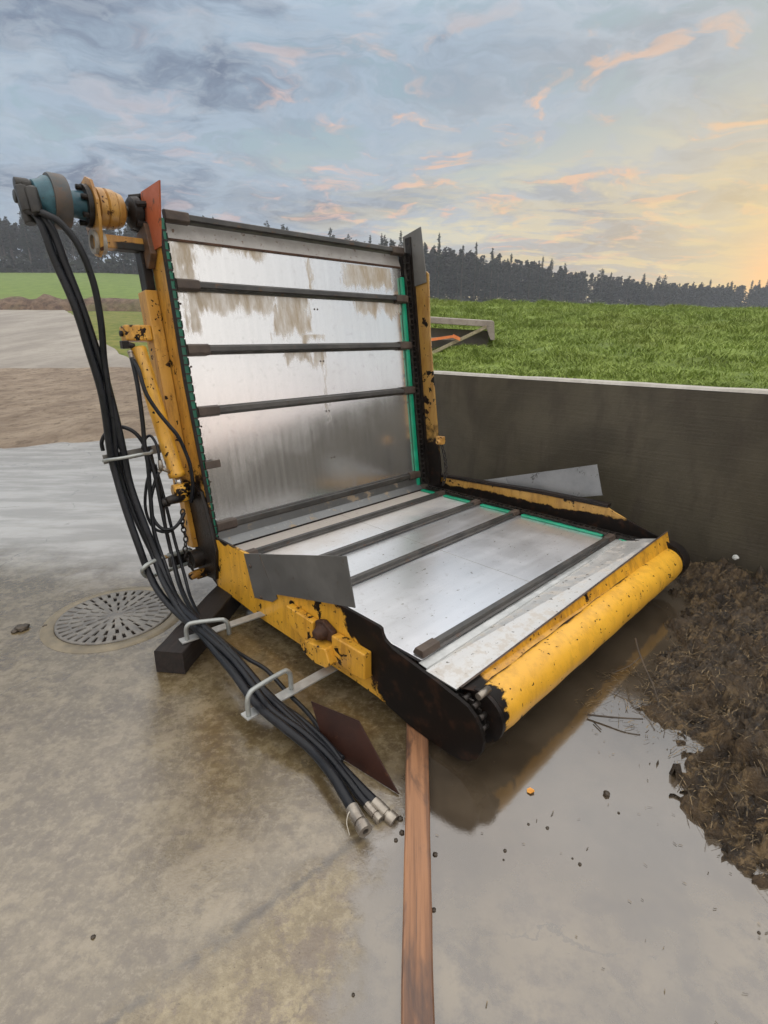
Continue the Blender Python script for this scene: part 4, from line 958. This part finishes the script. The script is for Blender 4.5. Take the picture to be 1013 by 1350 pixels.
hose([(-0.586,0.232,2.045), (-0.557,0.174,2.020), (-0.518,0.136,1.987), (-0.466,0.112,1.895), (-0.431,0.105,1.747), (-0.423,0.112,1.570), (-0.429,0.132,1.400), (-0.431,0.133,1.250), (-0.432,0.134,1.075), (-0.442,0.144,0.916), (-0.429,0.159,0.788), (-0.414,0.088,0.587), (-0.385,0.003,0.392), (-0.409,-0.171,0.279), (-0.422,-0.412,0.184), (-0.431,-0.658,0.187), (-0.423,-0.863,0.162), (-0.436,-1.048,0.130), (-0.450,-1.218,0.098), (-0.419,-1.375,0.069), (-0.413,-1.523,0.051), (-0.431,-1.646,0.046), (-0.438,-1.731,0.027), (-0.440,-1.771,0.020)], .0155, None, (.06,.0155))
# thinner hoses
hose([(-0.287,0.159,1.407), (-0.291,0.135,1.363), (-0.294,0.110,1.250), (-0.299,0.100,1.079), (-0.308,0.095,0.948), (-0.309,0.083,0.856), (-0.320,0.080,0.698), (-0.338,0.055,0.489), (-0.344,-0.038,0.338), (-0.378,-0.230,0.214), (-0.403,-0.459,0.170), (-0.412,-0.705,0.163), (-0.412,-0.930,0.143), (-0.414,-1.098,0.115), (-0.389,-1.293,0.062), (-0.387,-1.435,0.041), (-0.399,-1.565,0.029), (-0.414,-1.649,0.022)], .0115, (.03,.012), None, 8)
hose([(-0.474,0.232,0.931), (-0.474,0.233,0.976), (-0.455,0.213,1.020), (-0.423,0.182,1.048), (-0.385,0.158,1.055), (-0.342,0.129,1.029), (-0.310,0.111,0.971), (-0.291,0.092,0.876), (-0.284,0.071,0.777), (-0.281,0.040,0.523), (-0.278,0.010,0.349), (-0.305,-0.105,0.211), (-0.354,-0.339,0.158), (-0.385,-0.590,0.142), (-0.394,-0.807,0.138), (-0.407,-0.992,0.125), (-0.394,-1.175,0.083), (-0.373,-1.322,0.064), (-0.375,-1.476,0.052), (-0.391,-1.573,0.042)], .0105, None, None, 8)
hose([(-0.301,0.159,0.925), (-0.285,0.129,0.985), (-0.263,0.108,0.998), (-0.249,0.080,0.946), (-0.251,0.067,0.882), (-0.250,0.066,0.832)], .0075, None, None, 8)
hose([(-0.255,0.070,0.815), (-0.285,0.073,0.765), (-0.322,0.081,0.654), (-0.326,0.072,0.557), (-0.297,0.042,0.495), (-0.244,0.017,0.492), (-0.200,0.016,0.526), (-0.169,0.027,0.561)], .0095, (.03,.011), None, 8)
hose([(-0.256,0.128,0.839), (-0.248,0.106,0.721), (-0.239,0.083,0.569), (-0.233,0.049,0.394), (-0.238,-0.031,0.218), (-0.273,-0.165,0.128), (-0.327,-0.422,0.106), (-0.345,-0.686,0.108), (-0.352,-0.878,0.127), (-0.328,-1.000,0.113), (-0.317,-1.139,0.062), (-0.307,-1.261,0.026), (-0.329,-1.408,0.009), (-0.361,-1.546,0.018)], .0095, None, None, 8)
hose([(-0.280,0.153,1.392), (-0.286,0.088,1.342), (-0.280,0.054,1.234), (-0.244,0.031,1.140), (-0.204,0.006,1.064), (-0.171,-0.013,1.006), (-0.143,-0.013,0.928), (-0.123,-0.019,0.829), (-0.118,-0.009,0.718), (-0.123,0.024,0.615)], .0105, (.03,.012), None, 8)
hose([(-0.414,0.173,0.907), (-0.422,0.153,0.746), (-0.399,0.074,0.500), (-0.379,-0.032,0.338), (-0.388,-0.220,0.227), (-0.406,-0.428,0.184), (-0.417,-0.671,0.167), (-0.426,-0.916,0.143), (-0.423,-1.089,0.115), (-0.411,-1.285,0.078), (-0.399,-1.423,0.048), (-0.417,-1.561,0.038), (-0.434,-1.657,0.029)], .0125, None, None, 8)
hose([(-0.267,0.139,0.940), (-0.260,0.133,0.826), (-0.251,0.109,0.655), (-0.259,0.089,0.459), (-0.261,0.034,0.299), (-0.287,-0.095,0.173), (-0.335,-0.329,0.133), (-0.379,-0.624,0.146)], .009, None, None, 8)
hose([(-0.285,0.100,0.836), (-0.323,0.111,0.735), (-0.347,0.107,0.602), (-0.329,0.074,0.499), (-0.267,0.040,0.469), (-0.204,0.034,0.505)], .0085, None, None, 8)
# wire tie on a hose end
w0 = Vector((-0.506,-1.769,0.056))
rod([(-0.480,-1.766,0.047), (-0.521,-1.768,0.061), (-0.541,-1.776,0.042), (-0.548,-1.790,0.025), (-0.550,-1.799,0.010)], .0014, None, rough_metal('tie_wire', (.5,.46,.38,1), (.62,.58,.5,1), .5, 0, 30, .1), 'wire_tie')

# ------------------------------------------------------------------ timbers and loose plate
def m_wood(c1, c2, c3, ax='len', rough=.5):
    def fn(t):
        o = t.obj(); g = t.noise(t.scalev(o, 40, 1.4, 30), 1.0, 6, .62, .3); n = t.noise(t.scalev(o, 2.2, .7, 2.2), 4, 6, .62, .5)
        c = t.mix(t.step(g, .35, .65), c1, c2); c = t.mix(t.math('MULTIPLY', t.step(n, .47, .60), .8), c, c3); c = t.mix(t.math('MULTIPLY', t.step(t.noise(t.scalev(o, 70, 2.2, 40), 1.0, 4, .6), .60, .68), .45), c, c3)
        return {'Base Color': c, 'Roughness': t.rng(n, .4, .65, rough+.15, rough-.12), 'Normal': t.bump(g, .45, .004)}
    return fn
def timber(name, p0, p1, w0, w1, h, mat, label, cat, z0=.0, jit=.002):
    p0, p1 = Vector((p0[0], p0[1], 0)), Vector((p1[0], p1[1], 0)); d = p1-p0; L_ = d.length; ang = math.atan2(d.y, d.x)-PI/2
    n = 26; V = []; F = []
    for i in range(n+1):
        y = L_*i/n; w = (w0+(w1-w0)*i/n)/2; q = lambda s: jit*fbm(y*7, s*3.3, 2)
        e = .004
        ring = [(-w+q(1), 0), (-w+q(2), h-e), (-w+e+q(2), h+q(5)*.6), (w-e+q(3), h+q(6)*.6), (w+q(3), h-e), (w+q(4), 0)]
        V += [(x, y, z) for x, z in ring]
    F = [(i*6+k, i*6+(k+1) % 6, (i+1)*6+(k+1) % 6, (i+1)*6+k) for i in range(n) for k in range(6)]+[tuple(range(6))[::-1], tuple(n*6+k for k in range(6))]
    me = bpy.data.meshes.new(name); me.from_pydata(V, [], F); me.materials.append(mat); o = bpy.data.objects.new(name, me); COL.objects.link(o)
    o.location = (p0.x, p0.y, z0); o.rotation_euler = (0, 0, ang); return tag(o, label, cat)
timber('plank', (.053,.30), (.170,2.35), .072, .090, .034, material('orange_wood', m_wood((.165,.078,.040,1), (.34,.165,.080,1), (.060,.038,.032,1), rough=.40)), 'long orange brown wooden plank running from the machine to the bottom edge', 'plank', .002, .003)
timber('timber_block', (-1.004,2.125), (-.862,3.20), .142, .142, .114, material('dark_wood', m_wood((.009,.006,.005,1), (.022,.014,.011,1), (.006,.0045,.004,1), rough=.7)), 'dark square timber block propping the rear of the machine', 'timber block', .003, .004)
P1, P2, P3, P4 = Vector((-0.222,1.649,0.004)), Vector((0.056,1.433,0.004)), Vector((-.090,1.624,.154)), Vector((-0.288,1.765,0.130))
nn_ = (P2-P1).cross(P4-P1).normalized()*.006
mb = MB(); mb.hexa([P1, P2, P3, P4, P1+nn_, P2+nn_, P3+nn_, P4+nn_])
tag(mb.build('steel_plate', RUST, bevel=.0015), 'dark red rusty steel plate leaning under the machine beside the hoses', 'steel plate')

# ------------------------------------------------------------------ concrete manger on the bank
sl = empty('concrete_trough', (0.982,7.000,1.432)); tag(sl, 'upturned grey concrete trough lying on the grass behind the wall', 'trough')
conc = rough_metal('weathered_concrete', (.24,.205,.18,1), (.36,.32,.285,1), .75, 0, 14, .4, spots=(.13,.085,.075,1))
def slpart(mb, name, mat, **k):
    o = mb.build(name, mat, sl, **k); o.location = -sl.location; return o
a, b = Vector((-0.728,7.050,1.796)), Vector((1.367,7.050,1.676)); D = Vector((.10,.62,.02)); dn = Vector((0,0,-.075))
mb = MB(); mb.hexa([a+dn, b+dn, b+D+dn, a+D+dn, a, b, b+D, a+D]); slpart(mb, 'top_slab', conc, bevel=.008)
e1 = Vector((1.368,7.052,1.667)); mb = MB()
P = [Vector((1.265,7.052,1.631)), Vector((1.377,7.052,1.667)), Vector((1.397,7.052,1.450)), Vector((1.344,7.052,1.450))]
mb.hexa([p+Vector((0,0,-.002)) for p in P]+[p+D*.95 for p in P]); slpart(mb, 'end_wall', conc, bevel=.004)
mb = MB(); c0_, c1_ = Vector((-0.769,7.400,1.660)), Vector((1.383,7.400,1.561)); dz = Vector((0,0,-.42)); th = Vector((.0,.06,0))
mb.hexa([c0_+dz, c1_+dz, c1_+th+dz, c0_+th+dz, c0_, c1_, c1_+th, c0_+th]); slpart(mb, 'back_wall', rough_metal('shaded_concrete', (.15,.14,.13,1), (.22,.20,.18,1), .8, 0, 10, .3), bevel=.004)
mb = MB(); c0_, c1_ = Vector((-0.752,7.200,1.518)), Vector((0.910,7.200,1.475)); dz = Vector((0,0,-.03)); th = Vector((.0,.05,0))
mb.hexa([c0_+dz, c1_+dz, c1_+th+dz, c0_+th+dz, c0_, c1_, c1_+th, c0_+th]); slpart(mb, 'inner_bar', conc)
mb = MB(); q0, q1 = Vector((0.492,6.750,1.257)), Vector((1.271,7.020,1.603)); ud = Vector((0,0,.022)); fd = Vector((.02,.05,0))
mb.hexa([q0-ud, q1-ud, q1-ud+fd, q0-ud+fd, q0+ud, q1+ud, q1+ud+fd, q0+ud+fd])
tag(mb.build('wooden_batten', material('pale_wood', m_wood((.30,.26,.17,1), (.40,.35,.24,1), (.22,.18,.11,1), rough=.6)), bevel=.003), 'pale wooden batten leaning slantwise against the concrete trough', 'batten')
mb = MB(); s0, s1, s2 = Vector((0.306,6.800,1.415)), Vector((0.845,6.840,1.495)), Vector((0.929,6.830,1.469)); w_ = Vector((0,0,.018)); f_ = Vector((0,.006,0))
mb.hexa([s0-w_, s1-w_, s1-w_+f_, s0-w_+f_, s0+w_, s1+w_*.7, s1+w_*.7+f_, s0+w_+f_])
mb.hexa([s1-w_*1.2, s2-w_*1.6, s2-w_*1.6+f_*5, s1-w_*1.2+f_*5, s1+w_*1.3, s2+w_*.6, s2+w_*.6+f_*5, s1+w_*1.3+f_*5])
tag(mb.build('strap', rough_metal('orange_strap', (.75,.20,.06,1), (.85,.28,.10,1), .6, 0, 30, .1)), 'bright orange strap tied round the wooden batten', 'strap')

# ------------------------------------------------------------------ forest
def leafquads(cs, size, r_):
    n = len(cs); a = r_.normal(size=(n, 3)); a[:, 2] *= .55; a /= np.linalg.norm(a, axis=1)[:, None]
    b = np.cross(a, r_.normal(size=(n, 3))); b /= np.linalg.norm(b, axis=1)[:, None]
    sz = (size*r_.uniform(.5, 1.3, n))[:, None]; cs = np.asarray(cs)
    return np.stack([cs-a*sz-b*sz*.35, cs+a*sz-b*sz*.35, cs+a*sz+b*sz*.35, cs-a*sz+b*sz*.35], 1).reshape(-1, 3)
def m_needles(t):
    o = t.obj(); n = t.noise(o, .9, 4); inf = t.n.new('ShaderNodeObjectInfo').outputs['Random']
    c = t.mix(t.step(n, .35, .65), (.018,.026,.017,1), (.036,.046,.030,1))
    return {'Base Color': t.mix(t.math('MULTIPLY', inf, .35), c, (.070,.055,.038,1)), 'Roughness': .9, 'Specular IOR Level': .1}
needles = material('needles', m_needles)
bark = material('bark', lambda t: {'Base Color': t.mix(t.noise(t.obj(), 1.5, 4), (.045,.036,.030,1), (.11,.085,.066,1)), 'Roughness': .9})
def conifer(seed, H, cb, Rw, dens, top=.9):
    r_ = np.random.default_rng(seed); cs = []
    z = cb*H
    while z < H*.985:
        t_ = (z-cb*H)/(H-cb*H); rad_ = Rw*((1-t_)**top)*r_.uniform(.7, 1.15)*(min(1, .45+t_*4))
        for k in range(r_.integers(4, 7)):
            a = r_.uniform(0, 2*PI); m = max(2, int(rad_*dens*2.2))
            for q in range(m):
                f = r_.uniform(.1, 1)**.7; cs.append((math.cos(a)*rad_*f+r_.normal()*.12, math.sin(a)*rad_*f+r_.normal()*.15, z-f*rad_*.32+r_.normal()*.18))
        z += r_.uniform(.35, .75)
    for q in range(6): cs.append((r_.normal()*.06, r_.normal()*.06, H*(.965+.006*q)))
    V = leafquads(cs, .36, r_); F = np.arange(len(V)).reshape(-1, 4)
    me = bpy.data.meshes.new('crown'); me.from_pydata(V.tolist(), [], F.tolist()); me.materials.append(needles)
    mb = MB(); lean = r_.normal()*.15
    mb.tube([(0,0,-1.5), (lean*.3,0,H*.35), (lean,0,H*.7), (0,0,H*.97)], [.22,.17,.12,.03], 6)
    for k in range(10):
        zz = H*r_.uniform(.18, max(.2, cb+.1)); a = r_.uniform(0, 2*PI); l = r_.uniform(.5, 1.6); mb.tube([(0,0,zz), (math.cos(a)*l, math.sin(a)*l, zz-.1*l)], [.035,.012], 4)
    mt_ = bpy.data.meshes.new('trunk'); mt_.from_pydata([tuple(v) for v in mb.v], [], mb.f); mt_.materials.append(bark)
    return me, mt_
KINDS = [('spruce', 'tall dark spruce with a dense pointed crown at the far forest edge', [conifer(1, 22, .16, 2.7, 2.0), conifer(2, 24, .22, 2.4, 2.0), conifer(3, 19, .12, 2.9, 2.0)]),
         ('pine', 'far pine with a bare lower trunk and high crown in the forest edge', [conifer(4, 22, .50, 2.2, 1.9, .6), conifer(5, 20, .45, 2.4, 1.9, .6), conifer(6, 23, .56, 2.0, 1.8, .55)]),
         ('larch', 'thin sparse far tree with see through crown in the forest edge', [conifer(7, 20, .40, 1.5, 1.1, .7), conifer(8, 22, .35, 1.7, 1.0, .7)])]
def forest_v(r):  # distance of the forest edge at bearing r = u/v
    return 168 if r < .1 else 168+(r-.1)*150
TOPS = [(-.95,38),(-.64,35.5),(-.40,33.1),(-.31,32.2),(-.10,29.4),(.07,26.6),(.18,26.0),(.25,25.1),(.33,23.0),(.45,22.0),(.56,21.9),(.65,23.8),(.95,25)]
def tree_h(r, v):
    for (a, za), (b, zb) in zip(TOPS, TOPS[1:]):
        if r <= b: break
    return za+(zb-za)*(r-a)/(b-a)-ground_z(r*v, v)+(0.9 if r > -.3 else 0)
def put_tree(kind, u, v, sc_):
    nm, lab, var = KINDS[kind]; me, mt_ = var[rnd.randrange(len(var))]
    o = empty(nm, (u, v, ground_z(u, v)), rnd.uniform(0, 2*PI)); k = sc_*rnd.uniform(.84, 1.05); o.scale = (max(k, .85)*rnd.uniform(.9, 1.2),)*2+(k,)
    tag(o, lab, 'tree', nm+' trees of the far forest edge')
    for n_, m_ in (('trunk', mt_), ('crown', me)):
        c = bpy.data.objects.new(n_, m_); COL.objects.link(c); c.parent = o
n = 0; i = 0
while n < 295:
    i += 1; r = -.90+1.82*rnd.random(); row = rnd.choice((0, 0, 1, 1, 2)); v = forest_v(r)+row*5+rnd.uniform(-2.5, 2.5)
    left = r < -.42; far = r > .30
    w = (.25,.60,.15) if left else ((.62,.25,.13) if not far else (.30,.34,.36))
    x = rnd.random(); kind = 0 if x < w[0] else (1 if x < w[0]+w[1] else 2)
    put_tree(kind, r*v, v, tree_h(r, v)/22.5); n += 1
# the forest behind the first rows, and the undergrowth at its foot: nobody could count these
r_ = np.random.default_rng(5); Vs = []
for i in range(1800):
    r = -1.0+2.25*rnd.random(); v = forest_v(r)+rnd.uniform(11, 40); u = r*v; z0 = ground_z(u, v); H = tree_h(r, forest_v(r))*rnd.uniform(.80, .97); lf_ = r < -.38
    if lf_ and rnd.random() < .6: continue
    if .60 < r < .74 and rnd.random() < .6: continue
    cs = []
    for k in range(80):
        t_ = rnd.random()**.8; cb = (.52 if lf_ else .30)*H; zz = cb+(H-cb)*t_; rad_ = 2.2*(1-t_)**.8; a = rnd.uniform(0, 2*PI); f = rnd.random()**.6
        cs.append((u+math.cos(a)*rad_*f, v+math.sin(a)*rad_*f, z0+zz))
    for k in range(8): cs.append((u, v, z0+H*k/8))
    Vs.append(leafquads(cs, .75, r_))
Vs = np.concatenate(Vs); tag(np_mesh('forest', Vs, np.arange(len(Vs)).reshape(-1, 4), needles), 'dark mass of forest behind the front row of trees', 'forest', None, 'stuff')
cs = []
for i in range(19000):
    r = -1.0+2.25*rnd.random(); v = forest_v(r)+rnd.uniform(-4, 22); u = r*v
    h = (5.2 if r < .3 else 4.4)*(.6+.6*abs(fbm(u*.08, v*.08, 3))); cs.append((u, v, ground_z(u, v)+h*rnd.random()**1.2))
Vs = leafquads(cs, .95, r_); tag(np_mesh('undergrowth', Vs, np.arange(len(Vs)).reshape(-1, 4), needles), 'dark undergrowth along the foot of the forest', 'undergrowth', None, 'stuff')

# ------------------------------------------------------------------ evening haze
HAZE = .0009
if HAZE:
    mb = MB(); mb.box(-420, 420, -60, 460, -3, 62)
    hm = bpy.data.materials.new('haze'); hm.use_nodes = True; nt = hm.node_tree; nt.nodes.remove(nt.nodes['Principled BSDF'])
    pv = nt.nodes.new('ShaderNodeVolumePrincipled'); pv.inputs['Density'].default_value = HAZE; pv.inputs['Color'].default_value = (.80,.86,.95,1); pv.inputs['Anisotropy'].default_value = 0
    nt.links.new(pv.outputs[0], nt.nodes['Material Output'].inputs['Volume'])
    tag(mb.build('haze', hm), 'thin bluish evening haze over the fields', 'haze', None, 'stuff')
